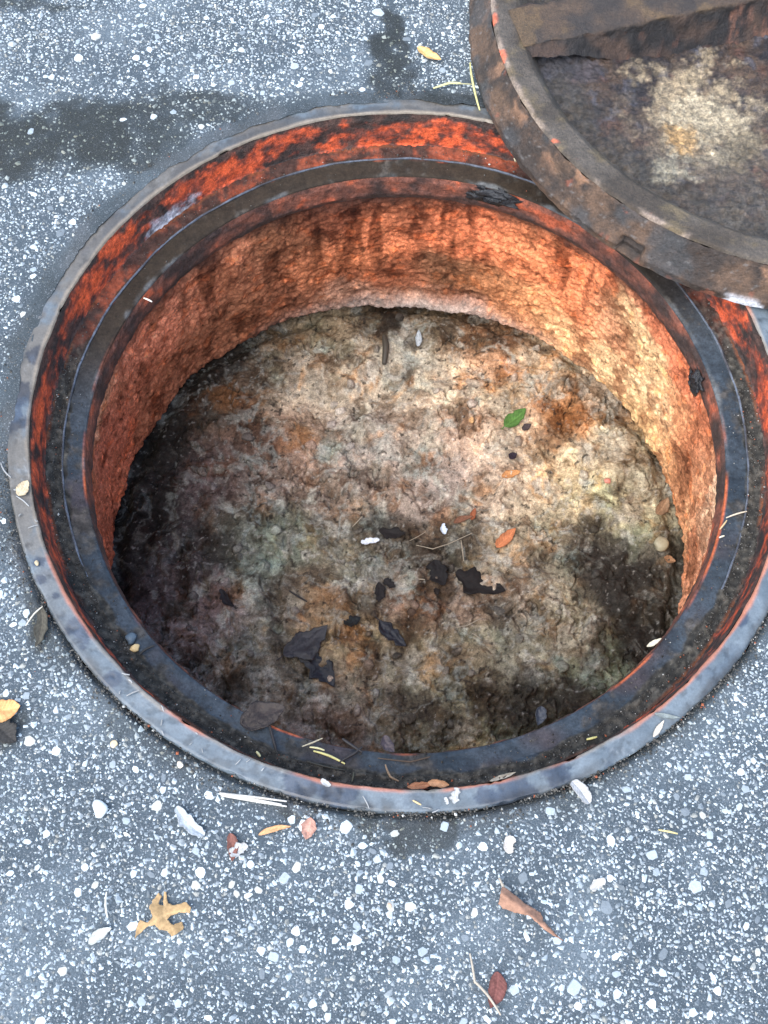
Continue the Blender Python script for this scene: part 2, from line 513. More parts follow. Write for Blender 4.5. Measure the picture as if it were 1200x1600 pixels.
cc = STONE_COLS[RNG.integers(len(STONE_COLS), size=ns_)] * RNG.uniform(0.55, 1.15, (ns_, 1))
cc = mix(cc, cc * np.array([0.34, 0.34, 0.28]), cs[small])
o = link('stone_chips', mesh_from('stone_chips', VV.reshape(-1, 3), FF, False, np.repeat(cc, NP + 1, 0)), M_STONE, pavement)
tag(o, None, None, None, 'stuff')

# ------------------------------------------------------------------ manhole frame
frame = empty('manhole_ring', (0, 0, 0))
tag(frame, 'round iron manhole ring set flush in the asphalt, orange paint on its inner wall', 'manhole ring')

def lathe(profile, nseg, disp=None, colf=None, wetf=None, sub=None):
    """profile list of (r, z); resampled to steps of sub metres"""
    pr = np.array(profile, float)
    d = np.concatenate([[0], np.cumsum(np.hypot(*np.diff(pr, axis=0).T))])
    n = max(2, int(d[-1] / (sub or 0.002)) + 1)
    s = np.linspace(0, d[-1], n)
    s = np.unique(np.concatenate([s, d]))
    r = np.interp(s, d, pr[:, 0]); z = np.interp(s, d, pr[:, 1])
    a = np.linspace(0, 2 * np.pi, nseg, endpoint=False)
    A_, R_ = np.meshgrid(a, r, indexing='ij')
    _, Z_ = np.meshgrid(a, z, indexing='ij')
    P0 = np.stack([R_ * np.cos(A_), R_ * np.sin(A_), Z_], -1)
    return A_, R_, Z_, P0, grid_faces(nseg, len(s), True)

NS = 1100
# --- flange
A_, R_, Z_, P0, Fq = lathe([(RA, -0.03), (RA, -0.0022), (RA - 0.0012, -0.0006), (RA - 0.003, 0.0), (RB + 0.0025, 0.0), (RB + 0.0008, -0.0006), (RB, -0.0022)], NS, sub=0.0012)
wob = 0.0010 * fbm(P0, 0.05, 3, 61) + 0.0005 * fbm(P0, 0.012, 4, 62, 0.6) - 0.0014 * sstep(0.42, 0.7, fbm(P0, 0.02, 3, 57))
rad = np.stack([np.cos(A_), np.sin(A_), 0 * A_], -1)
edge = np.where(R_ > 0.5 * (RA + RB), 1, -1) * (np.abs(R_ - 0.5 * (RA + RB)) > 0.008)
P1 = P0 + rad * (wob * edge)[..., None]
P1[..., 2] += (0.0005 * fbm(P0, 0.03, 3, 63) - 0.00025 * sstep(0.38, 0.6, fbm(P0, 0.009, 3, 56))) * (R_ < RA - 0.0015) * (R_ > RB + 0.001)
nz = fbm(P0, 0.05, 4, 64)
c = mix(np.array([0.082, 0.106, 0.124]), np.array([0.130, 0.160, 0.180]), sstep(-0.5, 0.6, fbm(P0, 0.03, 5, 65, 0.6)))
c = mix(c, np.array([0.115, 0.098, 0.076]), 0.8 * sstep(-0.15, 0.4, fbm(P0, 0.045, 5, 58, 0.6) + 0.4 * np.sin(A_ - 0.8)) * sstep(-0.2, 0.3, np.sin(A_ - 0.6)))
c = mix(c, c * 0.45, 0.7 * sstep(0.28, 0.55, fbm(P0, 0.022, 5, 59, 0.62)))
wetm = sstep(0.30, 0.38, fbm(P0, 0.03, 4, 66) + 0.25 * fbm(P0, 0.12, 2, 67))
damp_spots = 0 * R_
for (px, py, rp) in ((60, 880, 10), (65, 905, 10), (88, 930, 7), (130, 985, 24), (175, 1060, 12), (520, 1235, 36), (480, 1225, 30), (800, 1240, 40), (770, 1247, 20), (25, 620, 26), (22, 660, 20), (55, 560, 20), (870, 1215, 22), (1145, 960, 20)):
    w = at(px, py)
    dd = np.hypot(P0[..., 0] - w.x, P0[..., 1] - w.y) * 1750 / rp + 0.8 * fbm(P0, 0.018, 6, 68, 0.6)
    damp_spots = np.maximum(damp_spots, 1 - sstep(0.8, 1.05, dd))
grime = sstep(RA - 0.009, RA - 0.001, R_ + 0.006 * fbm(P0, 0.03, 5, 55, 0.6)) * sstep(-0.2, 0.35, fbm(P0, 0.07, 4, 54))
c = mix(c, np.array([0.045, 0.044, 0.040]), 0.7 * grime)
scr = sstep(0.72, 0.92, 1 - np.abs(fbm(np.stack([P0[..., 0] * 3.0 + P0[..., 1], P0[..., 1] * .6, 0 * A_], -1), 0.02, 3, 53)) * 3)
c = mix(c, np.array([0.26, 0.28, 0.29]), 0.25 * scr * sstep(0.1, 0.5, fbm(P0, 0.05, 3, 52)))
c = c * (1 - 0.30 * sstep(0.36, 0.6, fbm(P0, 0.009, 3, 56)))[..., None]
wetm = np.maximum(wetm * 0.35, damp_spots)
c = mix(c, c * np.array([0.42, 0.46, 0.56]), wetm)
far = sstep(0.55, 0.95, np.sin(A_ - 0.35))
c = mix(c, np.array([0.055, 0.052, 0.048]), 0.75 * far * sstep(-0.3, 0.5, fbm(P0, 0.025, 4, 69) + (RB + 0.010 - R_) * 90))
inner = sstep(RB + 0.0042, RB + 0.001, R_ + 0.002 * fbm(P0, 0.03, 3, 70))
bare = sstep(0.0, 0.3, fbm(P0, 0.08, 2, 71) + 0.45 * np.cos(A_ + 0.7))
c = mix(c, np.array([0.42, 0.16, 0.09]), inner * bare * 0.85)
c = mix(c, np.array([0.30, 0.24, 0.17]), inner * (1 - bare) * 0.5)
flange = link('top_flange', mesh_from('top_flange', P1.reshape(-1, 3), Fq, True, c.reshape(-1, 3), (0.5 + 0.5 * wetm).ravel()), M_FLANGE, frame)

# --- inner wall above the seat
A_, R_, Z_, P0, Fq = lathe([(RB, -0.0022), (RB - 0.0015, -0.010), (RB - 0.003, -0.043), (RB - 0.006, -0.0475)], NS, sub=0.0012)
rad = np.stack([np.cos(A_), np.sin(A_), 0 * A_], -1)
P1 = P0 - rad * (0.0012 * fbm(P0, 0.015, 4, 72))[..., None] * sstep(-0.003, -0.008, Z_)[..., None]
n1 = fbm(P0 * [1, 1, 1.6], 0.05, 7, 73, 0.62); n2 = fbm(P0, 0.013, 5, 74, 0.65)
depth = (-Z_) / 0.046
paint = sstep(-0.30, 0.34, n1 + 0.35 * n2 - 0.9 * (depth - 0.52) ** 2 * 2 + 0.10 - 0.45 * sstep(0.25, 0.0, depth))
ora = mix(np.array([0.28, 0.055, 0.028]), np.array([0.66, 0.105, 0.035]), sstep(-0.2, 0.5, n2 + 0.5 * n1))
dark = mix(np.array([0.030, 0.024, 0.021]), np.array([0.085, 0.045, 0.034]), sstep(-0.4, 0.5, fbm(P0, 0.02, 3, 75)))
c = mix(dark, ora, paint)
def wall_spot(px, py, rp, colr, c, P0, k=1.0, seed=80):
    th, z = at_cone(px, py, RB, 0, RB - 0.004, -0.047)
    w = np.array([math.cos(th) * RB, math.sin(th) * RB, z])
    d = np.linalg.norm((P0 - w) * [1, 1, 1.3], axis=-1) * 1550 / rp + 1.1 * fbm(P0, 0.016, 6, seed, 0.65)
    return mix(c, np.array(colr) * (1 + 0.3 * fbm(P0, 0.006, 3, seed + 9))[..., None], k * (1 - sstep(0.4, 1.25, d)))
for (px, py, rp) in ((640, 222, 26), (668, 210, 22), (705, 222, 22), (735, 235, 20), (360, 255, 16), (345, 268, 14), (175, 385, 30), (205, 360, 20), (130, 470, 24), (150, 440, 22), (62, 640, 20), (60, 680, 14), (580, 225, 20), (520, 230, 22), (395, 262, 12)):
    c = wall_spot(px, py, rp, (0.74, 0.115, 0.035), c, P0, 0.9, 81)
for (px, py, rp) in ((248, 352, 22), (272, 332, 20), (300, 308, 13), (236, 366, 14)):
    c = wall_spot(px, py, rp, (0.42, 0.42, 0.45), c, P0, 0.85, 82)
link('inner_wall', mesh_from('inner_wall', P1.reshape(-1, 3), Fq, True, c.reshape(-1, 3), (0.3 + 0 * Z_).ravel()), M_WALLP, frame)

# --- seat: dirt filled trench outside, smooth wet ledge inside
A_, R_, Z_, P0, Fq = lathe([(RB - 0.004, -0.0445), (RC + 0.006, -0.0475), (RC + 0.0008, -0.048), (RC - 0.0012, -0.0496), (RD + 0.003, -0.0512), (RD + 0.0008, -0.0519), (RD, -0.0535)], NS, sub=0.001)
trench = sstep(RC - 0.001, RC + 0.002, R_ + 0.003 * (np.sin(A_) < 0.1) + 0.0045 * fbm(P0, 0.03, 5, 90, 0.6) + 0.0035 * fbm(P0, 0.12, 2, 91) * (np.sin(A_) < 0.3))
gr = fbm(P0, 0.006, 3, 92)
P1 = P0.copy()
P1[..., 2] += trench * (0.0015 * gr + 0.0018 * fbm(P0, 0.03, 3, 93)) + (1 - trench) * 0.0003 * fbm(P0, 0.04, 3, 94)
slate = mix(np.array([0.020, 0.028, 0.036]), np.array([0.040, 0.052, 0.064]), sstep(-0.5, 0.6, fbm(P0, 0.06, 4, 95)))
slate = mix(slate, np.array([0.050, 0.036, 0.036]), 0.7 * sstep(0.0, 0.5, fbm(P0, 0.09, 3, 96)) * (np.sin(A_) < 0))
slate = mix(slate, np.array([0.026, 0.017, 0.009]), sstep(0.1, 0.5, np.sin(A_ - 0.2)) * 0.92)  # far ledge: dark brown reflection of wall and cover put into the colour
dirt = mix(np.array([0.022, 0.021, 0.018]), np.array([0.075, 0.068, 0.055]), sstep(-0.3, 0.7, gr))
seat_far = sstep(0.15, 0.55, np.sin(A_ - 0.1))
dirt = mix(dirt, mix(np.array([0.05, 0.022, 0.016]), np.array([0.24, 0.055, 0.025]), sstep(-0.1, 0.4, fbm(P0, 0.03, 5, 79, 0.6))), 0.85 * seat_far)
dirt = mix(dirt, np.array([0.16, 0.05, 0.02]), 0.8 * sstep(RB - 0.008, RB - 0.0045, R_) * sstep(-0.1, 0.3, fbm(P0, 0.06, 3, 97)))
smear = sstep(0.12, 0.45, fbm(P0, 0.03, 6, 85, 0.62) + 0.15 * fbm(P0, 0.15, 2, 86))
slate = mix(slate, mix(np.array([0.030, 0.027, 0.022]), np.array([0.075, 0.066, 0.056]), sstep(-.3, .5, fbm(P0, 0.008, 3, 87))), 0.75 * smear)
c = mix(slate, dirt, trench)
lipe = sstep(RD + 0.0030, RD + 0.0010, R_)
liporange = sstep(-0.1, 0.25, fbm(P0, 0.1, 3, 98))
c = mix(c, np.array([0.42, 0.10, 0.035]), lipe * liporange * 0.85 * sstep(0.35, -0.1, np.sin(A_)))
crusty = sstep(RD + 0.005, RD + 0.001, R_ + 0.003 * fbm(P0, 0.02, 4, 88)) * sstep(0.05, 0.35, fbm(P0, 0.06, 4, 89)) * (np.sin(A_) > -0.2)
c = mix(c, np.array([0.10, 0.105, 0.105]), 0.8 * crusty)
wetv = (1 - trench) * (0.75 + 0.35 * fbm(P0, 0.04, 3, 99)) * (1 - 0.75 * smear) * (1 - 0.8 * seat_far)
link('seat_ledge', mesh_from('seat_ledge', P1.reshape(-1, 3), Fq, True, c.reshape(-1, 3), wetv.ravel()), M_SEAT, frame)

# --- gasket: a thin ridge along the seat
na = 1100
a = np.linspace(0, 2 * np.pi, na, endpoint=False)
gp = np.stack([np.cos(a), np.sin(a), 0 * a], -1) * RC
wv = fbm(gp, 0.05, 3, 101) * 0.0012
hgt = 0.0011 + 0.0006 * fbm(gp, 0.04, 3, 102)
gone = sstep(-0.35, -0.7, np.sin(a)) 
hgt = hgt * (1 - gone)
prof = np.linspace(0, 2 * np.pi, 8, endpoint=False)
V = np.zeros((na, 8, 3)); 
for j, t in enumerate(prof):
    r = RC + wv + np.cos(t) * (0.0011 + 0.0003 * fbm(gp, 0.02, 2, 103))
    V[:, j] = np.stack([r * np.cos(a), r * np.sin(a), -0.0490 + np.sin(t) * hgt + 0.0006 - 0.004 * gone], -1)
i = np.arange(na); Fg = []
for j in range(8):
    j2 = (j + 1) % 8
    Fg.append(np.stack([i * 8 + j, ((i + 1) % na) * 8 + j, ((i + 1) % na) * 8 + j2, i * 8 + j2], -1))
gc = mix(np.array([0.10, 0.115, 0.14]), np.array([0.05, 0.05, 0.055]), sstep(-0.3, 0.5, fbm(gp, 0.04, 3, 104)))
gc = np.repeat(gc[:, None], 8, 1).reshape(-1, 3)
link('gasket', mesh_from('gasket', V.reshape(-1, 3), np.concatenate(Fg), True, gc, np.full(len(gc), .6)), M_SEAT, frame)

# --- lip wall below the seat
A_, R_, Z_, P0, Fq = lathe([(RD, -0.0535), (RD - 0.0012, -0.060), (RD - 0.001, -0.080), (RD + 0.002, -0.089), (RD + 0.016, -0.091)], NS, sub=0.0014)
rad = np.stack([np.cos(A_), np.sin(A_), 0 * A_], -1)
P1 = P0 - rad * (0.0016 * fbm(P0, 0.014, 4, 110))[..., None] * sstep(-0.054, -0.06, Z_)[..., None]
n1 = fbm(P0, 0.035, 4, 111)
c = mix(np.array([0.050, 0.032, 0.027]), np.array([0.25, 0.085, 0.050]), sstep(-0.5, 0.5, n1 - 0.05))
c = mix(c, np.array([0.50, 0.11, 0.045]), 0.8 * sstep(0.30, 0.55, n1))
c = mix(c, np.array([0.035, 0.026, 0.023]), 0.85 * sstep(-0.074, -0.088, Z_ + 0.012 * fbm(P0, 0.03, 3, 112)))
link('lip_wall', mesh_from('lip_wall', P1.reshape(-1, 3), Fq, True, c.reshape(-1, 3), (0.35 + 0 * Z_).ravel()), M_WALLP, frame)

# ------------------------------------------------------------------ chimney wall
nseg, nz_ = 1300, 165
a = np.linspace(0, 2 * np.pi, nseg, endpoint=False)
t = np.linspace(0, 1, nz_)
A_, T_ = np.meshgrid(a, t, indexing='ij')
ragged = 0.010 * fbm(np.stack([np.cos(A_), np.sin(A_), 0 * A_], -1) * RE, 0.05, 3, 120)
zend = ZE - 0.003 + ragged * 0.7
Z_ = ZW - 0.001 + (zend - ZW) * T_
R_ = (RW + 0.004) + (RE - RW - 0.004) * T_ ** 0.8
P0 = np.stack([R_ * np.cos(A_), R_ * np.sin(A_), Z_], -1)
d1 = 0.0055 * fbm(P0, 0.05, 5, 121, 0.6) + 0.0012 * billow(P0, 0.014, 3, 122) + 0.0026 * fbm(P0, 0.0075, 3, 123, 0.6)
d1 = d1 * sstep(0.0, 0.05, T_)
# crust that overhangs the silt on the far side
crust = np.exp(-((A_ - 1.50) / 0.42) ** 2) * sstep(0.86, 0.97, T_ + 0.03 * fbm(P0, 0.03, 3, 124))
d1 = d1 + 0.012 * crust
d1 = d1 - 0.030 * sstep(0.975, 1.0, T_)                  # the wall's foot turns back under
rad = np.stack([np.cos(A_), np.sin(A_), 0 * A_], -1)
P1 = P0 - rad * d1[..., None]
flow = fbm(np.stack([np.cos(A_) * RE, np.sin(A_) * RE, Z_ * 0.12], -1), 0.03, 4, 119)      # runs of dark water stain
WB = [(450,380,125,70,45),(520,340,110,50,35),(600,370,190,90,55),(650,350,120,55,35),(700,360,180,80,45),(760,380,210,95,55),(820,400,215,110,65),(870,420,220,105,60),(560,400,185,95,60),(480,430,160,85,55),(400,430,140,80,55),(340,440,175,95,65),(620,430,130,65,45),(700,430,110,70,45),(760,440,140,85,50),(820,470,190,120,70),(900,480,235,120,75),(880,520,225,170,110),(950,520,235,165,110),(960,580,240,200,140),(1010,560,240,195,130),(1020,620,245,210,150),(1060,560,190,90,60),(1000,660,225,185,120),(1060,650,200,130,80),(1040,700,215,160,100),(1080,700,150,75,45),(1060,740,120,65,40),(1090,760,190,130,85),(1100,800,240,190,140),(1070,810,215,150,95),(1080,860,150,90,60),(1075,920,200,130,90),(300,480,165,90,65),(250,530,190,95,70),(220,600,170,85,60),(190,680,165,75,55),(180,760,180,85,60),(170,830,160,75,55),(300,560,140,80,55),(360,500,130,75,50),(240,610,150,80,55),(450,470,120,70,50),(550,465,150,110,85),(650,470,165,125,100),(730,480,140,100,80),(800,490,170,110,70)]
WALL_GAIN = 1.55
def soften(c):
    c = c * 0.76 + 0.24 * np.array([c[0] * .95, c[0] * .64, c[0] * .50])
    tan = float(sstep(0.30, 0.55, c[1] / c[0]))
    c = c * mix(np.array([1.0, 1.04, 0.80]), np.array([1.10, 1.10, 1.12]), tan)
    return c * min(1.0, 0.88 / (c.max() * WALL_GAIN))
blobs = []
for px, py, r_, g_, b_ in WB:
    th, z = at_cone(px, py, RW + 0.004, ZW, RE, ZE)
    blobs.append((th % (2 * np.pi) * 0.32, z, 0.020, soften(lin((r_, g_, b_))) * WALL_GAIN))
for th_deg in (230, 260, 290, 320):   # the side towards the viewer, hidden by the lip
    blobs.append((math.radians(th_deg) * 0.32, -0.2, 0.05, lin((165, 95, 65)) * WALL_GAIN))
blobs = blobs + [(u + 2 * np.pi * 0.32, v, s, c) for u, v, s, c in blobs if u < 0.4]
U = np.stack([A_ * 0.32 + 0.012 * fbm(P0, 0.04, 4, 125), Z_ + 0.014 * fbm(P0, 0.04, 4, 126)], -1).reshape(-1, 2)
c = blend_blobs(U, blobs).reshape(nseg, nz_, 3)
m1 = fbm(P0, 0.012, 4, 127); m2 = fbm(P0 * [1, 1, .35], 0.03, 4, 128)
c = c * np.exp(0.40 * m1 + 0.42 * fbm(P0, 0.006, 3, 118, 0.65))[..., None]
pale_w = sstep(0.12, 0.3, c[..., 1])
c = mix(c, c * np.array([0.32, 0.26, 0.24]), (0.88 - 0.30 * pale_w) * sstep(0.06, 0.36, fbm(P0, 0.034, 6, 129, 0.62)))
c = mix(c, c * np.array([0.24, 0.19, 0.17]), 0.85 * sstep(0.05, 0.35, flow + 0.12 * m1) * sstep(0.3, 0.8, np.sin(A_ - 0.15)) * sstep(0.95, 0.3, T_))
c = mix(c, np.array([0.24, 0.085, 0.035]), 0.65 * pale_w * sstep(0.10, 0.34, fbm(P0 * [1, 1, .7], 0.04, 6, 117, 0.62)))
c = c * (1 - 0.6 * sstep(0.42, 0.62, fbm(P0, 0.008, 3, 116)))[..., None]
c = mix(c, c * np.array([1.25, 1.05, 0.9]), sstep(0.25, 0.5, fbm(P0, 0.02, 4, 130)))
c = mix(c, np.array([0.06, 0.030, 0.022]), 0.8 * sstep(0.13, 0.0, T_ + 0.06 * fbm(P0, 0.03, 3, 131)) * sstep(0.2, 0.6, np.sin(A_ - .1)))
c = mix(c, np.array([0.46, 0.40, 0.35]), 0.85 * np.clip(crust, 0, 1))
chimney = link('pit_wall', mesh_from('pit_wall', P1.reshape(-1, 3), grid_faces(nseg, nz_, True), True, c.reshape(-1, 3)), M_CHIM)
tag(chimney, 'rough crusted shaft wall below the iron frame, orange rust fading to tan', None, None, 'structure')

# ------------------------------------------------------------------ silt at the bottom of the pit
def fill_base(P):
    x, y = P[..., 0], P[..., 1]
    r = np.hypot(x, y)
    h = 0.013 * fbm(P, 0.16, 4, 140) + 0.007 * fbm(P, 0.05, 4, 141)
    h = h - 0.012 * sstep(RE - 0.022, RE - 0.002, r + 0.008 * fbm(P, 0.04, 3, 142))
    h = h - 0.012 * np.exp(-((np.arctan2(y, x) - 1.5) / 0.5) ** 2) * sstep(RE - 0.045, RE, r)
    return h
n = 640
g1 = np.linspace(-0.350, 0.350, n)
GXx, GYy = np.meshgrid(g1, g1, indexing='ij')
P0 = np.stack([GXx, GYy, 0 * GXx], -1)
q = P0 + 0.006 * np.stack([fbm(P0, 0.03, 2, 150), fbm(P0, 0.03, 2, 151), 0 * GXx], -1)
h = fill_base(P0)
rocky = sstep(-0.25, 0.35, fbm(P0, 0.09, 3, 152) - 0.6 * GYy / 0.3)
cr = np.abs(fbm(q, 0.055, 5, 169, 0.55))
h = h + (0.0025 + 0.008 * rocky) * billow(q, 0.034, 4, 153) + 0.0011 * billow(q, 0.010, 3, 154) + 0.0008 * fbm(q, 0.0045, 2, 168)
h = h - 0.007 * sstep(0.07, 0.0, cr) * sstep(-0.3, 0.3, fbm(P0, 0.1, 3, 170))
h = h - 0.010 * sstep(0.25, 0.55, fbm(q, 0.04, 4, 171)) * (0.25 + 0.75 * rocky)
FILLZ = ZE + h
def fill_z(x, y):
    i = int(round((x + 0.35) / 0.7 * (n - 1))); j = int(round((y + 0.35) / 0.7 * (n - 1)))
    i0, i1, j0, j1 = max(0, i - 3), min(n, i + 4), max(0, j - 3), min(n, j + 4)
    return float(FILLZ[i0:i1, j0:j1].max())
FB = [(330,560,60,50,42,35),(250,680,60,38,35,32),(230,800,50,45,38,36),(340,650,50,85,65,50),(450,520,40,110,95,75),(420,580,40,100,85,70),(520,520,40,120,105,85),(600,500,35,70,58,45),(680,510,35,95,80,62),(760,520,35,110,85,65),(480,600,50,165,150,130),(560,590,50,160,145,125),(640,570,40,165,160,145),(700,600,50,185,165,140),(770,580,40,170,130,100),(850,580,40,165,145,120),(880,650,36,150,100,60),(930,620,36,150,130,110),(960,690,36,180,165,140),(1000,740,36,150,140,120),(480,690,45,150,120,100),(400,700,45,95,75,65),(330,740,45,90,75,72),(560,680,45,150,140,130),(640,680,45,150,135,120),(720,680,45,170,145,125),(800,700,45,190,165,140),(860,720,40,190,170,140),(900,760,40,175,155,120),(960,800,40,165,155,125),(440,770,45,120,105,95),(520,770,45,115,98,85),(620,760,45,135,120,108),(700,760,45,140,125,115),(780,770,45,170,150,130),(850,800,45,165,150,125),(300,850,45,70,62,60),(260,920,40,80,70,68),(380,840,40,100,100,90),(460,840,40,110,115,100),(540,860,40,100,90,75),(620,850,40,75,65,55),(700,850,40,75,68,58),(780,860,40,130,115,95),(850,870,40,110,100,85),(930,860,36,60,55,50),(1000,880,36,85,80,70),(960,930,36,50,45,42),(1020,950,34,70,65,55),(330,960,40,120,100,95),(420,930,40,120,115,105),(500,930,40,125,100,75),(560,900,40,110,110,100),(640,940,40,110,85,70),(720,950,40,120,100,85),(800,940,40,125,110,95),(880,960,36,130,120,100),(300,1010,40,100,90,85),(380,1030,40,115,110,100),(450,1090,40,130,125,115),(540,1010,40,125,105,80),(560,1080,40,125,110,95),(640,1050,40,125,118,100),(660,1010,36,105,90,72),(720,1020,40,115,100,80),(800,1030,40,115,110,95),(880,1030,36,140,135,115),(930,1030,34,110,115,95),(1000,1010,34,45,42,38),(520,1130,40,120,105,95),(620,1130,40,100,90,75),(700,1100,40,105,98,80),(800,1100,40,65,58,48),(900,1090,40,60,55,45),(740,1145,34,125,115,90),(480,1160,40,115,100,90)]  # silt colours, with some of the pit's shade baked into them
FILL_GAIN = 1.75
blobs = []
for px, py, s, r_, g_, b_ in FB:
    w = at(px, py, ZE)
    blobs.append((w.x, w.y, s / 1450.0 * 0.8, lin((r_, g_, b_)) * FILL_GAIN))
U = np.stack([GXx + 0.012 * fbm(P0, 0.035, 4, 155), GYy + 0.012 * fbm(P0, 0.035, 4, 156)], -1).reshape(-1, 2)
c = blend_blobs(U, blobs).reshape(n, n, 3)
lumin = c.mean(-1)
m1 = fbm(P0, 0.008, 4, 157, 0.65); m2 = fbm(q, 0.05, 6, 158, 0.62); m3 = fbm(q, 0.030, 6, 159, 0.62); m4 = fbm(q, 0.045, 6, 160, 0.6)
c = c * np.exp(0.40 * m1 + 0.75 * m3)[..., None]
c = mix(c, c * np.array([0.36, 0.29, 0.24]), 0.75 * sstep(0.08, 0.30, m2))
c = mix(c, c * np.array([1.12, 0.80, 0.55]), 0.7 * sstep(0.12, 0.42, m4))
c = mix(c, np.array([0.62, 0.57, 0.48]) * (0.45 + 0.55 * sstep(0.05, 0.3, lumin))[..., None], 0.75 * sstep(0.16, 0.42, fbm(q, 0.035, 6, 165, 0.62)))
veins = sstep(0.86, 1.0, 1 - np.abs(fbm(q, 0.06, 5, 161, 0.6))) * sstep(-0.1, 0.4, fbm(P0, 0.09, 3, 166))
c = mix(c, np.array([0.40, 0.43, 0.40]), 0.45 * veins * sstep(0.03, 0.12, lumin))
c = mix(c, c * np.array([0.80, 0.98, 0.98]), 0.7 * sstep(0.0, 0.6, fbm(P0, 0.06, 4, 162)))
c = mix(c, c * 0.22, 0.8 * sstep(0.50, 0.62, fbm(P0, 0.009, 3, 163)) * sstep(0.0, 0.5, fbm(P0, 0.08, 3, 167)))
def silt_spot(c, px, py, rp, colr, k, seed):
    w = at(px, py, ZE)
    sel = (np.abs(GXx - w.x) < rp / 1450 * 2.6) & (np.abs(GYy - w.y) < rp / 1450 * 2.6)
    d = np.hypot(GXx[sel] - w.x, (GYy[sel] - w.y) * 0.9) * 1450 / rp + SPOTN[seed][sel]
    f = k * (1 - sstep(0.55, 1.15, d))
    c[sel] = mix(c[sel], np.array(colr) * np.exp(0.6 * m1[sel])[:, None], f)
    return c
zone_big = fbm(P0, 0.12, 2, 344)
SPOTN = [1.25 * fbm(q, 0.04, 6, 310 + k, 0.66) for k in range(3)]
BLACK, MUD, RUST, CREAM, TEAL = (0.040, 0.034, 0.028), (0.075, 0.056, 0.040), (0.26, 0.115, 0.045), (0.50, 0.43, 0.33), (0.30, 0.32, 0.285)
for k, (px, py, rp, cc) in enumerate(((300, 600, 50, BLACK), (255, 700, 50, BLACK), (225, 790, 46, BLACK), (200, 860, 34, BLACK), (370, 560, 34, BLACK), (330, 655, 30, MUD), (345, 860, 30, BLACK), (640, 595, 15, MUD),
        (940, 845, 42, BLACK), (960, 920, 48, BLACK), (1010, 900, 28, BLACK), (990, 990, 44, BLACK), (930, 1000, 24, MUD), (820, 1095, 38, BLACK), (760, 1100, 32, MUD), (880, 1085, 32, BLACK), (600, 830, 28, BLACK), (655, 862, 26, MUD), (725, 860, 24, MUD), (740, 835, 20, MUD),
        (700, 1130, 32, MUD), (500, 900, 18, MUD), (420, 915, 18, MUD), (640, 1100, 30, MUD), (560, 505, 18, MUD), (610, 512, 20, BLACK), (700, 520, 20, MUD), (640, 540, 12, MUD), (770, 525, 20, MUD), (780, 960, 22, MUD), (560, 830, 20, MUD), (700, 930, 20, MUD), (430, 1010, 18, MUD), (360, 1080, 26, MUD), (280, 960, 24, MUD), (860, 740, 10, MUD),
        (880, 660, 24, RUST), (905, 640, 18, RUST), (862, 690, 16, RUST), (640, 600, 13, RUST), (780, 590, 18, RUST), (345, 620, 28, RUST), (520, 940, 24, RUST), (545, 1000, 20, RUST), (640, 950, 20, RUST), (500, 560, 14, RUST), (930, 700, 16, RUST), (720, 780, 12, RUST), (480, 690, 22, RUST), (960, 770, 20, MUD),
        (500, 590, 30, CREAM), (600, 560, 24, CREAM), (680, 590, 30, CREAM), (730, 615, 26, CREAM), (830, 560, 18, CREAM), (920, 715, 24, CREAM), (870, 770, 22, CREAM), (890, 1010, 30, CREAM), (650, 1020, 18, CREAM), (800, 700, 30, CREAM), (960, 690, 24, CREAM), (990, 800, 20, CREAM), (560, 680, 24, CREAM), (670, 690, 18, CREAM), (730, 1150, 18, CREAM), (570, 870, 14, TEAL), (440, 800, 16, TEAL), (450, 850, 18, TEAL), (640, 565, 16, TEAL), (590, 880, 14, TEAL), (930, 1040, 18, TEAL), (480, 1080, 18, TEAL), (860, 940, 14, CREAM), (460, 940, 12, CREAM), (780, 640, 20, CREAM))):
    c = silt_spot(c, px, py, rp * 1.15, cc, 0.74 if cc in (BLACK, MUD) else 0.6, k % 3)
wq = q + 0.03 * np.stack([fbm(P0, 0.08, 4, 340), fbm(P0, 0.08, 4, 341), 0 * GXx], -1)
swirl = np.abs(fbm(wq * [1, 1.6, 1], 0.09, 5, 342, 0.55))
c = mix(c, c * 0.25 + np.array([0.30, 0.30, 0.27]), 0.55 * sstep(0.10, 0.0, swirl) * sstep(-0.2, 0.3, zone_big))
swirl2 = fbm(wq * [1.5, 1, 1], 0.07, 6, 343, 0.6)
c = mix(c, c * np.array([0.50, 0.42, 0.36]), 0.7 * sstep(0.14, 0.36, swirl2))
sp1 = fbm(P0, 0.0065, 3, 330, 0.6); sp2 = fbm(P0, 0.0075, 3, 331, 0.6); zone = fbm(P0, 0.07, 3, 332)
c = mix(c, np.array([0.52, 0.49, 0.44]), 0.45 * sstep(0.42, 0.60, sp1 + 0.25 * zone))
c = mix(c, np.array([0.030, 0.024, 0.020]), 0.8 * sstep(0.40, 0.58, sp2 - 0.25 * zone))
c = np.clip(c * 0.64 * np.array([0.95, 0.965, 0.945]), 0.008, 0.6)
inside = (np.hypot(GXx, GYy) < 0.3505)
Fq = grid_faces(n, n, False)
ok = inside.ravel()[Fq].all(1)
Vf = np.stack([GXx, GYy, FILLZ], -1).reshape(-1, 3)
used = np.unique(Fq[ok]); remap = -np.ones(n * n, int); remap[used] = np.arange(len(used))
wetf = 0.5 * sstep(-0.1, 0.5, fbm(P0, 0.08, 3, 164))
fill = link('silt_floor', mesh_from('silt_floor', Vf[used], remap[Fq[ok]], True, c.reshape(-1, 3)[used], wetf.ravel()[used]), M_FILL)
tag(fill, 'lumpy caked silt and rubble filling the bottom of the manhole', None, None, 'structure')
FILLC = c

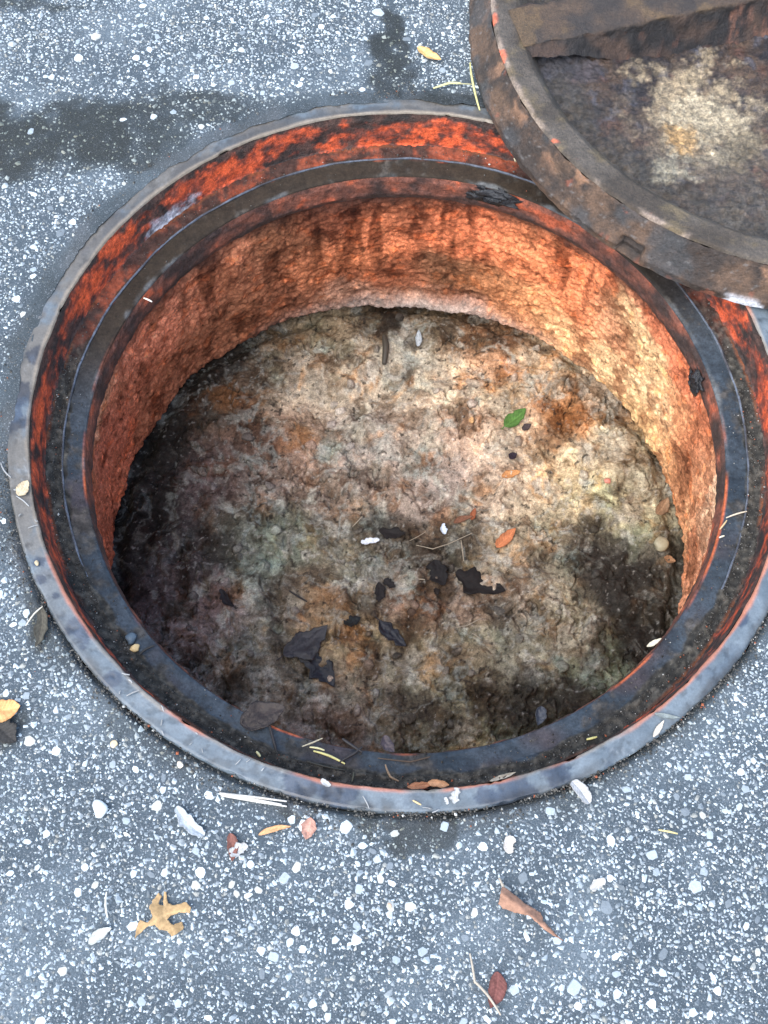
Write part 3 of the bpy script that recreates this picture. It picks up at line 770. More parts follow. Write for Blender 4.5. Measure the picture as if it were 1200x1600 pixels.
# half buried stones in the silt
srng = np.random.default_rng(33)
def rock_unit(rng, sub=2):
    bm = bmesh.new()
    bmesh.ops.create_icosphere(bm, subdivisions=sub, radius=0.5)
    off = rng.uniform(0, 50, 3)
    for v in bm.verts:
        p = np.array(v.co)
        k = 1 + 0.5 * float(perlin((p * 1.7 + off)[None])[0]) + 0.2 * float(perlin((p * 4 + off)[None])[0])
        v.co = v.co * k
    V = np.array([v.co[:] for v in bm.verts]); F3 = np.array([[v.index for v in f.verts] for f in bm.faces])
    bm.free()
    return V, F3
rocks = [rock_unit(srng) for _ in range(8)]
spots = []
for k in range(150):
    a0 = srng.uniform(0, 6.28); r0 = 0.318 * math.sqrt(srng.uniform(0, 1))
    x, y = r0 * math.cos(a0), r0 * math.sin(a0)
    if srng.random() > 0.35 + 0.75 * (y < -0.02) : continue
    spots.append((x, y, srng.uniform(0.006, 0.016), None))
rock_meshes = {}
for x, y, s, cc in spots:
    i = int(round((x + 0.35) / 0.7 * (n - 1))); j = int(round((y + 0.35) / 0.7 * (n - 1)))
    V, F3 = rocks[int(srng.integers(8))]
    c0 = FILLC[max(0, i - 4):i + 5, max(0, j - 4):j + 5].reshape(-1, 3).mean(0) * srng.uniform(0.7, 1.35)
    c0 = mix(c0, np.array([c0.mean()] * 3), 0.3)
    cv = np.clip(c0[None] * (1 + 0.25 * fbm(V, 0.6, 3, int(srng.integers(90))))[:, None], 0.01, 0.8)
    o = link('stone', mesh_from('stone', V, F3, True, cv), M_FILL, fill)
    o.location = (x, y, FILLZ[i, j] + 0.02 * s)
    o.rotation_euler = tuple(srng.uniform(0, 6.28, 3))
    o.scale = (s, s * srng.uniform(.7, 1), s * srng.uniform(.5, .8))

# ------------------------------------------------------------------ overturned cover
cover = empty('manhole_cover', (GX, GY, 0.0))
tag(cover, 'rusty iron manhole cover lying upside down, overlapping the far right of the opening', 'manhole cover')
# side wall
A_, R_, Z_, P0, Fq = lathe([(RF - 0.03, 0.0022), (RF - 0.003, 0.0022), (RF, 0.005), (RF, 0.013), (RF - 0.004, 0.018), (RG + 0.003, ZG - 0.003)], 1000, sub=0.0018)
rad = np.stack([np.cos(A_), np.sin(A_), 0 * A_], -1)
slot = np.zeros_like(A_)
w = at(985, 385, 0.02)
th_s = math.atan2(w.y - GY, w.x - GX)
dA = (A_ - th_s + np.pi) % (2 * np.pi) - np.pi
slot = sstep(0.040, 0.030, np.abs(dA)) * sstep(0.024, 0.019, Z_) * sstep(0.004, 0.007, Z_)
P1 = P0 - rad * (0.0018 * fbm(P0, 0.02, 4, 170) + 0.010 * slot)[..., None]
n1 = fbm(P0, 0.04, 5, 171); n2 = fbm(P0, 0.010, 4, 172)
c = mix(np.array([0.036, 0.026, 0.020]), np.array([0.105, 0.064, 0.040]), sstep(-0.45, 0.5, n1 + 0.4 * n2))
c = mix(c, np.array([0.28, 0.15, 0.085]), 0.8 * sstep(0.25, 0.5, fbm(P0, 0.03, 4, 173)) * sstep(0.02, 0.045, Z_))
c = mix(c, np.array([0.045, 0.047, 0.048]), 0.7 * sstep(0.1, 0.4, fbm(P0, 0.05, 4, 174)))
c = mix(c, np.array([0.30, 0.08, 0.04]), 0.4 * sstep(0.50, 0.66, fbm(P0, 0.022, 5, 175)))
c = mix(c, np.array([0.17, 0.16, 0.15]), 0.55 * sstep(0.45, 0.75, fbm(P0, 0.005, 3, 172)))
w = at(1160, 472, 0.01) - Vector((GX, GY, 0))
c = mix(c, np.array([0.62, 0.62, 0.64]), 0.9 * sstep(0.02, 0.012, np.hypot(P0[..., 0] - w.x, (P0[..., 1] - w.y)) + 0.008 * fbm(P0, 0.01, 3, 176)) * sstep(0.016, 0.010, Z_))
c = mix(c, np.array([0.02, 0.02, 0.02]), 0.7 * slot)  # shade inside the shallow slot painted into its colour
link('side_wall', mesh_from('side_wall', P1.reshape(-1, 3), Fq, True, c.reshape(-1, 3), (0.3 + 0 * Z_).ravel()), M_COVER, cover)
kk = np.arange(96) / 96 * 2 * np.pi
Vd = np.concatenate([[[0, 0, 0.0024]], np.stack([(RF - 0.012) * np.cos(kk), (RF - 0.012) * np.sin(kk), 0 * kk + 0.0024], -1)])
Fd = np.array([(0, 1 + (k + 1) % 96, 1 + k) for k in range(96)])
link('top_face', mesh_from('top_face', Vd, Fd, False, np.tile((0.06, 0.045, 0.035), (97, 1))), M_COVER, cover)
# rim face
A_, R_, Z_, P0, Fq = lathe([(RG + 0.003, ZG - 0.003), (RG + 0.001, ZG - 0.0006), (RG - 0.001, ZG), (RH + 0.004, ZG - 0.0015), (RH - 0.001, ZG - 0.005), (RH - 0.007, ZG - 0.014), (RH - 0.014, ZG - 0.025), (RH - 0.018, ZG - 0.034)], 1000, sub=0.0018)
P1 = P0.copy()
P1[..., 2] += 0.0011 * fbm(P0, 0.02, 4, 177) + 0.0012 * fbm(P0, 0.007, 3, 187) * sstep(RH + .003, RH - .005, R_)
n1 = fbm(P0, 0.05, 4, 178)
c = mix(np.array([0.050, 0.037, 0.025]), np.array([0.088, 0.071, 0.054]), sstep(-0.4, 0.5, n1))
c = mix(c, np.array([0.13, 0.095, 0.048]), 0.7 * sstep(0.05, 0.4, fbm(P0, 0.04, 5, 179, 0.6)))
outer_edge = sstep(RG - 0.004, RG + 0.001, R_)
c = mix(c, np.array([0.34, 0.26, 0.20]), 0.65 * outer_edge * sstep(-0.1, 0.4, fbm(P0, 0.03, 4, 180)))
c = mix(c, np.array([0.60, 0.13, 0.06]), 0.85 * outer_edge * sstep(0.40, 0.52, fbm(P0, 0.03, 3, 181)))
deep = sstep(RH - 0.002, RH - 0.010, R_)
c = mix(c, np.array([0.066, 0.054, 0.042]), 0.7 * deep)
link('rim', mesh_from('rim', P1.reshape(-1, 3), Fq, True, c.reshape(-1, 3), (0.45 + 0 * Z_).ravel()), M_COVER, cover)
# plate: the pitted underside
RP = RH - 0.005
nn = 360
g2 = np.linspace(-RP, RP, nn)
px_, py_ = np.meshgrid(g2, g2, indexing='ij')
Pp = np.stack([px_, py_, 0 * px_], -1)
r_ = np.hypot(px_, py_)
hp = ZG - 0.022 - 0.016 * sstep(RP, 0.13, r_)
hp = hp + 0.0026 * billow(Pp, 0.016, 3, 190) + 0.0022 * fbm(Pp, 0.006, 3, 191) + 0.002 * fbm(Pp, 0.05, 3, 192)
n1 = fbm(Pp, 0.05, 5, 193); n2 = fbm(Pp, 0.014, 4, 194)
c = mix(np.array([0.024, 0.020, 0.021]), np.array([0.085, 0.054, 0.034]), sstep(-0.4, 0.5, n1 + 0.4 * n2))
c = mix(c, np.array([0.095, 0.040, 0.024]), 0.6 * sstep(0.1, 0.45, fbm(Pp, 0.04, 4, 195)))
c = mix(c, np.array([0.075, 0.078, 0.095]), 0.6 * sstep(0.15, 0.4, fbm(Pp, 0.02, 5, 196)))
def plate_spot(c, px, py, rp, colr, k, seed):
    w = at(px, py, ZG - 0.032) - Vector((GX, GY, 0))
    d = np.hypot(px_ - w.x, py_ - w.y) * 1600 / rp + 1.25 * fbm(Pp, 0.035, 7, seed, 0.68)
    return mix(c, np.array(colr) * np.exp(0.45 * fbm(Pp, 0.012, 4, seed + 5, 0.65))[..., None], k * (1 - sstep(0.40, 1.05, d)))
c = mix(c, np.array([0.075, 0.063, 0.046]), 0.75 * sstep(0.225, 0.275, r_ + 0.03 * fbm(Pp, 0.04, 4, 206)))
c = plate_spot(c, 1090, 200, 130, (0.14, 0.105, 0.07), 0.7, 197)
c = plate_spot(c, 1080, 165, 105, (0.40, 0.31, 0.19), 0.8, 198)
c = plate_spot(c, 1105, 190, 80, (0.46, 0.38, 0.25), 0.8, 199)
c = plate_spot(c, 1060, 215, 45, (0.40, 0.23, 0.08), 0.75, 200)
c = plate_spot(c, 1150, 240, 60, (0.18, 0.145, 0.09), 0.7, 201)
c = plate_spot(c, 1050, 270, 40, (0.34, 0.30, 0.21), 0.8, 202)
c = plate_spot(c, 1160, 310, 70, (0.12, 0.10, 0.075), 0.6, 203)
c = plate_spot(c, 900, 110, 70, (0.05, 0.05, 0.062), 0.6, 204)
c = c * np.exp(0.6 * fbm(Pp, 0.009, 4, 205, 0.6))[..., None]
Fq = grid_faces(nn, nn, False)
ok = (r_ < RP).ravel()[Fq].all(1)
Vp = np.stack([px_, py_, hp], -1).reshape(-1, 3)
used = np.unique(Fq[ok]); remap = -np.ones(nn * nn, int); remap[used] = np.arange(len(used))
link('plate', mesh_from('plate', Vp[used], remap[Fq[ok]], True, c.reshape(-1, 3)[used], np.full(len(used), .35)), M_PLATE, cover)
# rib across the cover
p0 = at(829, 70, ZG); p1 = at(1170, 0, ZG)
dv = np.array([p1.x - p0.x, p1.y - p0.y]); dv /= np.linalg.norm(dv)
nv_ = np.array([-dv[1], dv[0]])
off0 = float(np.dot(np.array([p0.x - GX, p0.y - GY]), nv_))      # signed distance of the near edge from the centre
Lr = RH + 0.004
u = np.linspace(-Lr, Lr, 320)
# cross section: near foot, near edge, top, far edge, far foot
cs_ = np.concatenate([np.linspace(0, 1, 12), np.linspace(1.08, 1.92, 14), np.linspace(2, 3, 12)])
Uu, Ss = np.meshgrid(u, cs_, indexing='ij')
wid = 0.050
dep = 0.043 * sstep(RH, 0.12, np.abs(Uu)) + 0.006
spread = 0.010 + 0.016 * sstep(RH, 0.05, np.abs(Uu))
f1 = np.clip(Ss, 0, 1); f3 = np.clip(Ss - 2, 0, 1)
across = off0 - spread * (1 - f1) ** 1.6 + wid * np.clip(Ss - 1, 0, 1) + spread * f3 ** 1.6
zz = ZG - 0.0005 - dep * (1 - f1) ** 1.2 - dep * f3 ** 1.2
Pq = np.stack([dv[0] * Uu + nv_[0] * across, dv[1] * Uu + nv_[1] * across, zz], -1)
rough = sstep(1.05, 0.9, Ss) + sstep(1.95, 2.1, Ss)
Pn = Pq.copy()
disp = 0.0022 * fbm(Pq, 0.018, 4, 210) * rough + 0.0008 * fbm(Pq, 0.02, 3, 211)
Pn[..., 2] += disp
Pn[..., :2] -= nv_ * (0.003 * fbm(Pq, 0.015, 4, 212) * rough * np.where(Ss < 1.5, 1, -1))[..., None]
topc = mix(np.array([0.036, 0.027, 0.021]), np.array([0.075, 0.047, 0.028]), sstep(-0.3, 0.5, fbm(Pq, 0.05, 4, 213)))
topc = mix(topc, np.array([0.13, 0.080, 0.036]), 0.6 * sstep(0.15, 0.4, fbm(Pq, 0.035, 4, 214)))
sidec = mix(np.array([0.022, 0.018, 0.016]), np.array([0.075, 0.045, 0.030]), sstep(-0.2, 0.5, fbm(Pq, 0.03, 4, 215)))
sidec = mix(sidec * 0.8, np.array([0.17, 0.075, 0.045]), 0.8 * sstep(0.1, 0.6, fbm(Pq, 0.02, 5, 216, 0.6) + 0.75 * sstep(-0.14, 0.04, Uu) - 0.2))
c = mix(sidec, topc, sstep(0.85, 1.02, Ss) * sstep(2.15, 1.98, Ss))
link('rib', mesh_from('rib', Pn.reshape(-1, 3), grid_faces(len(u), len(cs_), False), True, c.reshape(-1, 3), np.full(Pq[..., 0].size, .3)), M_COVER, cover)

# ------------------------------------------------------------------ litter
lrng = np.random.default_rng(77)
def surf(px, py, where):
    if where == 'fill':
        w = at(px, py, ZE)
        for _ in range(3):
            w = at(px, py, fill_z(max(-.33, min(.33, w.x)), max(-.33, min(.33, w.y))))
        return w
    z = {'ground': 0.0008, 'flange': 0.0008, 'seat': -0.0488, 'trench': -0.0455, 'plate': ZG - 0.034}.get(where, where)
    return at(px, py, z)

def spot(o, base, tip):
    o.location = (base + tip) / 2
    o.rotation_euler = (0, -math.atan2(tip.z - base.z, math.hypot(tip.x - base.x, tip.y - base.y)), math.atan2(tip.y - base.y, tip.x - base.x))

def thicken(o, t=0.0004):
    m = o.modifiers.new('thickness', 'SOLIDIFY'); m.thickness = t; m.offset = 0

def leaf(name, label, cat, b, t, wpx, where, colr, mat=None, fold=0.25, curl=0.10, shape=0.8, stem=0.0, group=None, lift=0.0006, wet=0.0, ragged=0.12, blunt=0.75):
    B, T = surf(*b, where), surf(*t, where)
    L = (T - B).length
    Wd = wpx / F_PX * ((B + T) / 2 - Vector(CAM)).length
    nu, nv = 40, 15
    u = np.linspace(0, 1, nu); v = np.linspace(-1, 1, nv)
    Uu, Vv = np.meshgrid(u, v, indexing='ij')
    sd = int(lrng.integers(1, 400))
    prof = np.maximum(np.sin(np.pi * Uu ** shape), 0.0) ** blunt + 0.015
    prof = prof * (1 + ragged * 2 * fbm(np.stack([Uu * 1.0, np.sign(Vv), 0 * Uu], -1), 0.25, 3, sd))
    asym = 1 + 0.12 * np.sign(Vv) * lrng.uniform(-1, 1)
    y = Vv * prof * Wd / 2 * asym
    x = (Uu - 0.5) * L
    bend = lrng.uniform(-0.08, 0.08)
    y = y + bend * L * (1 - (2 * Uu - 1) ** 2)
    z = fold * np.abs(Vv) * prof * Wd / 2 + curl * L * (2 * Uu - 1) ** 2 * 0.5 + 0.10 * Wd * fbm(np.stack([Uu, Vv * .5, 0 * Uu], -1), 0.5, 3, sd + 1) * prof
    z = z - z.min() + lift
    c = np.array(colr) * (1 + 0.35 * fbm(np.stack([Uu, Vv * .5, 0 * Uu], -1), 0.3, 4, sd + 2))[..., None]
    veins_ = sstep(0.55, 0.95, np.cos((Uu * 8.5 - np.abs(Vv) * 1.6) * 2 * np.pi))
    z = z + 0.012 * Wd * veins_ * (1 - np.abs(Vv))
    c = c * (1 + 0.30 * veins_ - 0.30 * sstep(0.6, 1.0, np.abs(Vv)))[..., None]
    c = mix(c, np.clip(np.array(colr) * 1.6, 0, 0.8), 0.6 * sstep(0.16, 0.02, np.abs(Vv)))
    o = link(name, mesh_from(name, np.stack([x, y, z], -1).reshape(-1, 3), grid_faces(nu, nv, False), True, c.reshape(-1, 3), np.full(nu * nv, wet)), mat or M_LEAF)
    thicken(o)
    spot(o, B, T)
    tag(o, label, cat, group)
    if stem:
        pts = [Vector((-0.5 * L - stem * L * k, 0.12 * stem * L * k * k, float(z[0, nv // 2]) * (1 - k) + 0.0005)) for k in (0, .35, .7, 1)]
        tube('stem', pts, max(0.0004, 0.02 * Wd + 0.0003), np.array(colr) * 1.2, o)
    return o

def tube(name, pts, r, colr, parent=None, mat=None, sides=6, taper=0.35):
    n_ = len(pts)
    V = []
    for k, p in enumerate(pts):
        d = (pts[min(k + 1, n_ - 1)] - pts[max(k - 1, 0)]).normalized()
        s1 = d.cross(Vector((0, 0, 1)))
        s1 = s1.normalized() if s1.length > 1e-6 else Vector((1, 0, 0))
        s2 = d.cross(s1)
        rk = r * (1 - taper * abs(2 * k / (n_ - 1) - 1) ** 2)
        for j in range(sides):
            a_ = 2 * math.pi * j / sides
            V.append(p + (s1 * math.cos(a_) + s2 * math.sin(a_)) * rk)
    F = [(k * sides + j, (k + 1) * sides + j, (k + 1) * sides + (j + 1) % sides, k * sides + (j + 1) % sides) for k in range(n_ - 1) for j in range(sides)]
    V = np.array([v[:] for v in V])
    c = np.tile(np.clip(colr, 0.005, 0.85), (len(V), 1)) * lrng.uniform(0.85, 1.1, (len(V), 1))
    o = link(name, mesh_from(name, V, np.array(F), True, c), mat or M_STRAW, parent)
    return o

def straw(name, label, cat, px, where, rpx, colr, group=None, lift=0.0006, mat=None, arc=0.06):
    W = [surf(*p, where) for p in px]
    c0 = sum(W, Vector()) / len(W)
    pts = []
    for k in range(len(W) - 1):
        for f in np.linspace(0, 1, 5)[:-1 if k < len(W) - 2 else None]:
            pts.append(W[k].lerp(W[k + 1], float(f)))
    Lt = (W[-1] - W[0]).length
    r = rpx / F_PX * (c0 - Vector(CAM)).length
    jx = lrng.normal(size=2)
    out = []
    for k, p in enumerate(pts):
        f = k / (len(pts) - 1)
        b = 4 * f * (1 - f) * arc * Lt
        out.append(p - c0 + Vector((jx[0] * b * .4, jx[1] * b * .4, abs(b) * .5 + r + lift)))
    o = tube(name, out, r, np.array(colr), None, mat)
    o.location = c0
    tag(o, label, cat, group)
    return o

def pebble(name, label, cat, px, wpx, where, colr, group=None, flat=0.6, mat=None, rough=1.0, sink=0.15):
    w = surf(*px, where)
    sz = wpx / F_PX * (w - Vector(CAM)).length
    V, F3 = rock_unit(lrng)
    c = np.array(colr)[None] * (1 + 0.25 * fbm(V, 0.6, 3, int(lrng.integers(90))))[:, None]
    o = link(name, mesh_from(name, V, F3, True, np.clip(c, 0.006, 0.85), np.full(len(V), .4)), mat or M_STONE)
    o.location = w + Vector((0, 0, sz * flat * (0.5 - sink)))
    o.scale = (sz, sz * lrng.uniform(.75, 1), sz * flat)
    o.rotation_euler = (0, 0, lrng.uniform(0, 6.28))
    tag(o, label, cat, group)
    return o

from mathutils.geometry import delaunay_2d_cdt
def cut_leaf(name, label, cat, outline, where, colr, amp=0.004, fold_line=None, mat=None, step=0.0014, wet=0.0, vein=None):
    W = [surf(*p, where) for p in outline]
    c0 = sum(W, Vector()) / len(W)
    poly = [Vector((w.x - c0.x, w.y - c0.y)) for w in W]
    dense = []
    for k in range(len(poly)):
        a_, b_ = poly[k], poly[(k + 1) % len(poly)]
        m = max(1, int((b_ - a_).length / step))
        dense += [a_.lerp(b_, q / m) for q in range(m)]
    dense = [p + Vector((lrng.normal() * 0.00025, lrng.normal() * 0.00025)) for p in dense]
    xs = [p.x for p in dense]; ys = [p.y for p in dense]
    inner = [Vector((x + lrng.normal() * step * .15, y + lrng.normal() * step * .15)) for x in np.arange(min(xs), max(xs), step) for y in np.arange(min(ys), max(ys), step)]
    nb = len(dense)
    V2, E2, F2, *_ = delaunay_2d_cdt(dense + inner, [], [list(range(nb))], 1, 1e-6)
    V2 = np.array([v[:] for v in V2])
    F2 = np.array([f[:3] for f in F2 if len(f) == 3])
    P3 = np.concatenate([V2, np.zeros((len(V2), 1))], 1)
    sd = int(lrng.integers(1, 300))
    z = amp * fbm(P3, 0.022, 3, sd)
    if fold_line:
        a_, b_ = surf(*fold_line[0], where), surf(*fold_line[1], where)
        d = np.array([b_.x - a_.x, b_.y - a_.y]); d /= np.linalg.norm(d)
        rel = V2 - np.array([a_.x - c0.x, a_.y - c0.y])
        dist = np.abs(rel[:, 0] * -d[1] + rel[:, 1] * d[0])
        z = z + 0.006 - 0.8 * np.minimum(dist, 0.008)
    z = z - z.min() + 0.0005
    c = np.array(colr)[None] * (1 + 0.30 * fbm(P3, 0.012, 4, sd + 1))[:, None]
    if vein:
        for (p, q_) in vein:
            a_, b_ = surf(*p, where), surf(*q_, where)
            A2 = np.array([a_.x - c0.x, a_.y - c0.y]); D2 = np.array([b_.x - a_.x, b_.y - a_.y])
            tt = np.clip(((V2 - A2) @ D2) / (D2 @ D2), 0, 1)
            dd = np.linalg.norm(V2 - A2 - tt[:, None] * D2, axis=1)
            c = mix(c, np.clip(np.array(colr) * 1.4, 0, .8), 0.7 * sstep(0.0012, 0.0004, dd))
    o = link(name, mesh_from(name, np.stack([V2[:, 0], V2[:, 1], z], 1), F2, True, c, np.full(len(V2), wet)), mat or M_LEAF)
    o.location = c0
    thicken(o)
    tag(o, label, cat)
    return o

TAN, PALE, WHITE, BROWN, RED = (0.34, 0.225, 0.11), (0.36, 0.31, 0.24), (0.34, 0.34, 0.33), (0.20, 0.105, 0.065), (0.13, 0.05, 0.042)
STRAWC, DARK = (0.62, 0.52, 0.30), (0.026, 0.020, 0.020)

# --- on the asphalt
q = lambda pts, ox, oy: [(x / 2 + ox, y / 2 + oy) for x, y in pts]
cut_leaf('oak_leaf', 'tan lobed oak leaf lying flat on the asphalt at lower left', 'leaf',
         q([(497, 390), (507, 402), (496, 425), (511, 430), (514, 388), (520, 388), (524, 420), (545, 430), (580, 420), (600, 437), (597, 455), (560, 452), (537, 463), (522, 476), (545, 490), (570, 480), (577, 500), (556, 521), (540, 527), (524, 510), (500, 505), (485, 491), (465, 496), (442, 515), (424, 534), (428, 500), (440, 475), (464, 485), (480, 465), (468, 435), (480, 415)], 0, 1200),
         'ground', TAN, 0.0045, vein=[((257, 1393), (258, 1430)), ((258, 1430), (298, 1420)), ((258, 1430), (275, 1460)), ((258, 1430), (215, 1460))])
cl = cut_leaf('curled_leaf', 'crumpled brown leaf with twisted stem, below the opening on the right', 'leaf',
         q([(366, 372), (385, 380), (405, 398), (432, 420), (464, 440), (490, 453), (495, 480), (520, 508), (556, 542), (512, 517), (480, 492), (450, 464), (410, 454), (370, 440), (356, 425), (360, 398)], 600, 1200),
         'ground', (0.27, 0.15, 0.10), 0.004, fold_line=((785, 1400), (850, 1450)))
W0, W1, W2 = at(780, 1372, .001) - cl.location, at(786, 1384, .004) - cl.location, at(790, 1394, .005) - cl.location
tube('stem', [W0, W1, W2], 0.0012, np.array(PALE), cl)
leaf('leaf', 'dark red oval leaf with pale stem at the bottom of the picture', 'leaf', (777, 1518), (766, 1575), 26, 'ground', RED, fold=0.18)
straw('grass_stem', 'pale curved stem beside the dark red oval leaf', 'stem', [(734, 1490), (738, 1535), (758, 1556), (782, 1586)], 'ground', 2.0, PALE)
leaf('pale_scrap', 'white rolled scrap with bluish end, left of the straw bundle', 'scrap', (276, 1261), (320, 1306), 19, 'ground', (0.37, 0.40, 0.41), fold=0.6, curl=0.05, shape=1.1, ragged=.22, blunt=.35)
sb = empty('straw_bundle', at(397, 1249, 0))
tag(sb, 'bundle of white straw strands against the lower left of the frame', 'straw')
for (p0_, p1_) in (((343, 1239), (448, 1252)), ((345, 1243), (448, 1260)), ((350, 1241), (440, 1257)), ((344, 1240), (400, 1249))):
    A0, A1 = at(*p0_, .0015) - sb.location, at(*p1_, .0015) - sb.location
    tube('strand', [A0, A0.lerp(A1, .5) + Vector((0, 0, .0012)), A1], 0.00105, np.array((0.50, 0.47, 0.41)), sb)
leaf('leaf_sliver', 'narrow orange tan leaf sliver on asphalt below the straw bundle', 'leaf', (404, 1305), (455, 1292), 9, 'ground', (0.50, 0.27, 0.13), fold=0.3)
leaf('leaf', 'small pinkish brown leaf with white end just below the frame', 'leaf', (486, 1278), (478, 1312), 22, 'ground', (0.36, 0.20, 0.15), fold=0.25, shape=0.9)
leaf('leaf', 'small dark reddish leaf touching a white scrap, below the frame at left', 'leaf', (360, 1302), (363, 1346), 17, 'ground', (0.15, 0.065, 0.05), fold=0.3)
leaf('pale_scrap', 'forked white scrap touching a small dark reddish leaf', 'scrap', (359, 1336), (388, 1322), 16, 'ground', WHITE, fold=0.3, ragged=.25, blunt=.35)
leaf('pale_scrap', 'white crumpled scrap on the asphalt by the lower right of the frame', 'scrap', (893, 1221), (921, 1256), 20, 'ground', WHITE, fold=0.5, shape=1.0, ragged=.2, blunt=.35)
leaf('pale_scrap', 'small white and orange scrap below the frame, above the curled brown leaf', 'scrap', (797, 1306), (794, 1334), 16, 'ground', (0.46, 0.42, 0.37), fold=0.4, ragged=.25, blunt=.35)
leaf('pale_scrap', 'pale grey scrap right of the curled brown leaf', 'scrap', (922, 1390), (945, 1374), 13, 'ground', (0.40, 0.39, 0.36), fold=0.3, ragged=.2, blunt=.35)
leaf('leaf', 'pale narrow leaf below and left of the tan oak leaf', 'leaf', (139, 1475), (175, 1450), 15, 'ground', (0.44, 0.45, 0.40), fold=0.25)
straw('straw', 'short upright-lying straw above left of the oak leaf', 'straw', [(167, 1394), (169, 1434)], 'ground', 1.6, (0.6, 0.58, 0.5))
straw('straw', 'short yellow straw on asphalt right of the opening', 'straw', [(1028, 1297), (1058, 1303)], 'ground', 1.6, (0.55, 0.45, 0.2))
leaf('leaf', 'orange tan curled leaf cut by the left edge of the picture', 'leaf', (-14, 1112), (33, 1104), 34, 'ground', (0.58, 0.30, 0.12), fold=0.35, curl=.2)
leaf('dead_leaf', 'dark rotten leaf under the orange leaf at the left edge', 'leaf', (-6, 1130), (26, 1160), 34, 'ground', (0.035, 0.033, 0.03), fold=0.3, ragged=.3)
leaf('leaf', 'small tan leaf on the stained asphalt beyond the opening', 'leaf', (652, 76), (689, 96), 15, 'ground', (0.60, 0.36, 0.14), fold=0.3)
straw('straw', 'long yellow grass blade lying along the left side of the cover', 'straw', [(734, 104), (742, 140), (749, 178)], 'ground', 1.7, (0.52, 0.48, 0.2), lift=0.004)
straw('straw', 'yellow straw on asphalt near the cover, pointing away from it', 'straw', [(677, 140), (702, 133), (720, 132)], 'ground', 1.8, (0.55, 0.52, 0.25))
straw('straw', 'thin pale straw touching the yellow straw near the cover', 'straw', [(694, 132), (738, 133)], 'ground', 1.0, (0.35, 0.33, 0.18))
straw('straw', 'pale straw beside the foot of the cover against the orange wall', 'straw', [(799, 230), (805, 256)], -0.0440, 1.9, (0.50, 0.46, 0.3), lift=0.002)
dc = leaf('dead_leaf', 'grey brown dead leaf lying against the left side of the frame', 'leaf', (66, 950), (57, 1012), 20, 'ground', (0.060, 0.055, 0.042), fold=0.35, ragged=.3)
straw('straw', 'pale bent straw on the grey dead leaf beside the frame', 'straw', [(42, 980), (56, 962), (68, 950)], 'ground', 1.3, (0.55, 0.5, 0.4), lift=.003)
for (x, y, w_, cc, lab) in ((178, 1163, 11, (0.60, 0.46, 0.28), 'tan pebble on asphalt, left below the frame'), (282, 1195, 11, (0.62, 0.52, 0.40), 'buff pebble on asphalt near the straw bundle'),
                            (158, 1263, 26, (0.52, 0.55, 0.55), 'largest white stone on the asphalt, left of the white rolled scrap'), (609, 1415, 8, (0.48, 0.32, 0.22), 'small brown pebble on the asphalt at lower centre')):
    pebble('pebble', lab, 'pebble', (x, y), w_, 'ground', cc, flat=0.4)

# --- on the flange
for p in (((191, 1052), (203, 1055)), ((201, 1062), (207, 1068)), ((198, 1088), (218, 1079)), ((253, 1103), (256, 1112)), ((252, 1134), (254, 1124)), ((256, 1150), (253, 1142)), ((296, 1164), (301, 1160)), ((317, 1176), (316, 1170)),
          ((368, 1195), (376, 1187)), ((385, 1191), (391, 1187)), ((409, 1205), (413, 1200)), ((187, 1085), (189, 1080)), ((26, 776), (46, 792)), ((30, 808), (34, 804)), ((44, 826), (60, 821)), ((55, 812), (60, 815)), ((22, 766), (27, 767)),
          ((2, 724), (18, 747)), ((660, 1262), (672, 1263)), ((675, 1270), (686, 1265)), ((668, 1262), (674, 1264)), ((567, 1244), (577, 1264)), ((306, 1145), (309, 1148))):
    side = 'the left side' if p[0][0] < 120 else ('the lower left stretch' if p[0][0] < 450 else 'the near side')
    straw('straw_bit', 'tiny pale straw bit stuck on %s of the grey flange' % side, 'straw', [p[0], ((p[0][0] + p[1][0]) / 2 + .5 * lrng.normal(), (p[0][1] + p[1][1]) / 2 + .5 * lrng.normal()), p[1]], 'flange', lrng.uniform(0.7, 1.3), np.array(WHITE) * lrng.uniform(0.6, 1.0), 'pale straw bits on %s of the flange' % side)
leaf('pale_scrap', 'white oblong scrap on the inner edge of the flange, near side', 'scrap', (502, 1218), (517, 1228), 8, 'flange', WHITE, fold=.3, blunt=.35)
leaf('pale_scrap', 'white ragged splash-shaped scrap on the flange, near side right of centre', 'scrap', (713, 1231), (710, 1256), 13, 'flange', WHITE, fold=.2, ragged=.5, blunt=.35)
leaf('pale_scrap', 'small white fleck left of the ragged white scrap on the flange', 'scrap', (695, 1246), (699, 1257), 6, 'flange', WHITE, fold=.2, ragged=.3, blunt=.35)
straw('straw', 'short orange straw on the flange at the near side', 'straw', [(645, 1251), (658, 1258)], 'flange', 1.5, (0.62, 0.42, 0.2))
leaf('leaf_sliver', 'tan leaf fragment stuck on the flange at lower right', 'leaf', (1020, 1152), (1037, 1126), 8, 'flange', (0.45, 0.40, 0.33), fold=.15)
leaf('leaf_sliver', 'grey green leaf sliver across the flange at lower right', 'leaf', (1022, 1115), (1062, 1122), 7, 'flange', (0.16, 0.18, 0.17), fold=.15)
leaf('leaf', 'tan leaf scrap on the left side of the flange', 'leaf', (30, 776), (44, 752), 20, 'flange', (0.42, 0.34, 0.22), fold=.15, ragged=.2)
pebble('pebble', 'tan speck of grit in a damp ring on the left flange', 'pebble', (58, 880), 9, 'flange', (0.40, 0.32, 0.2))

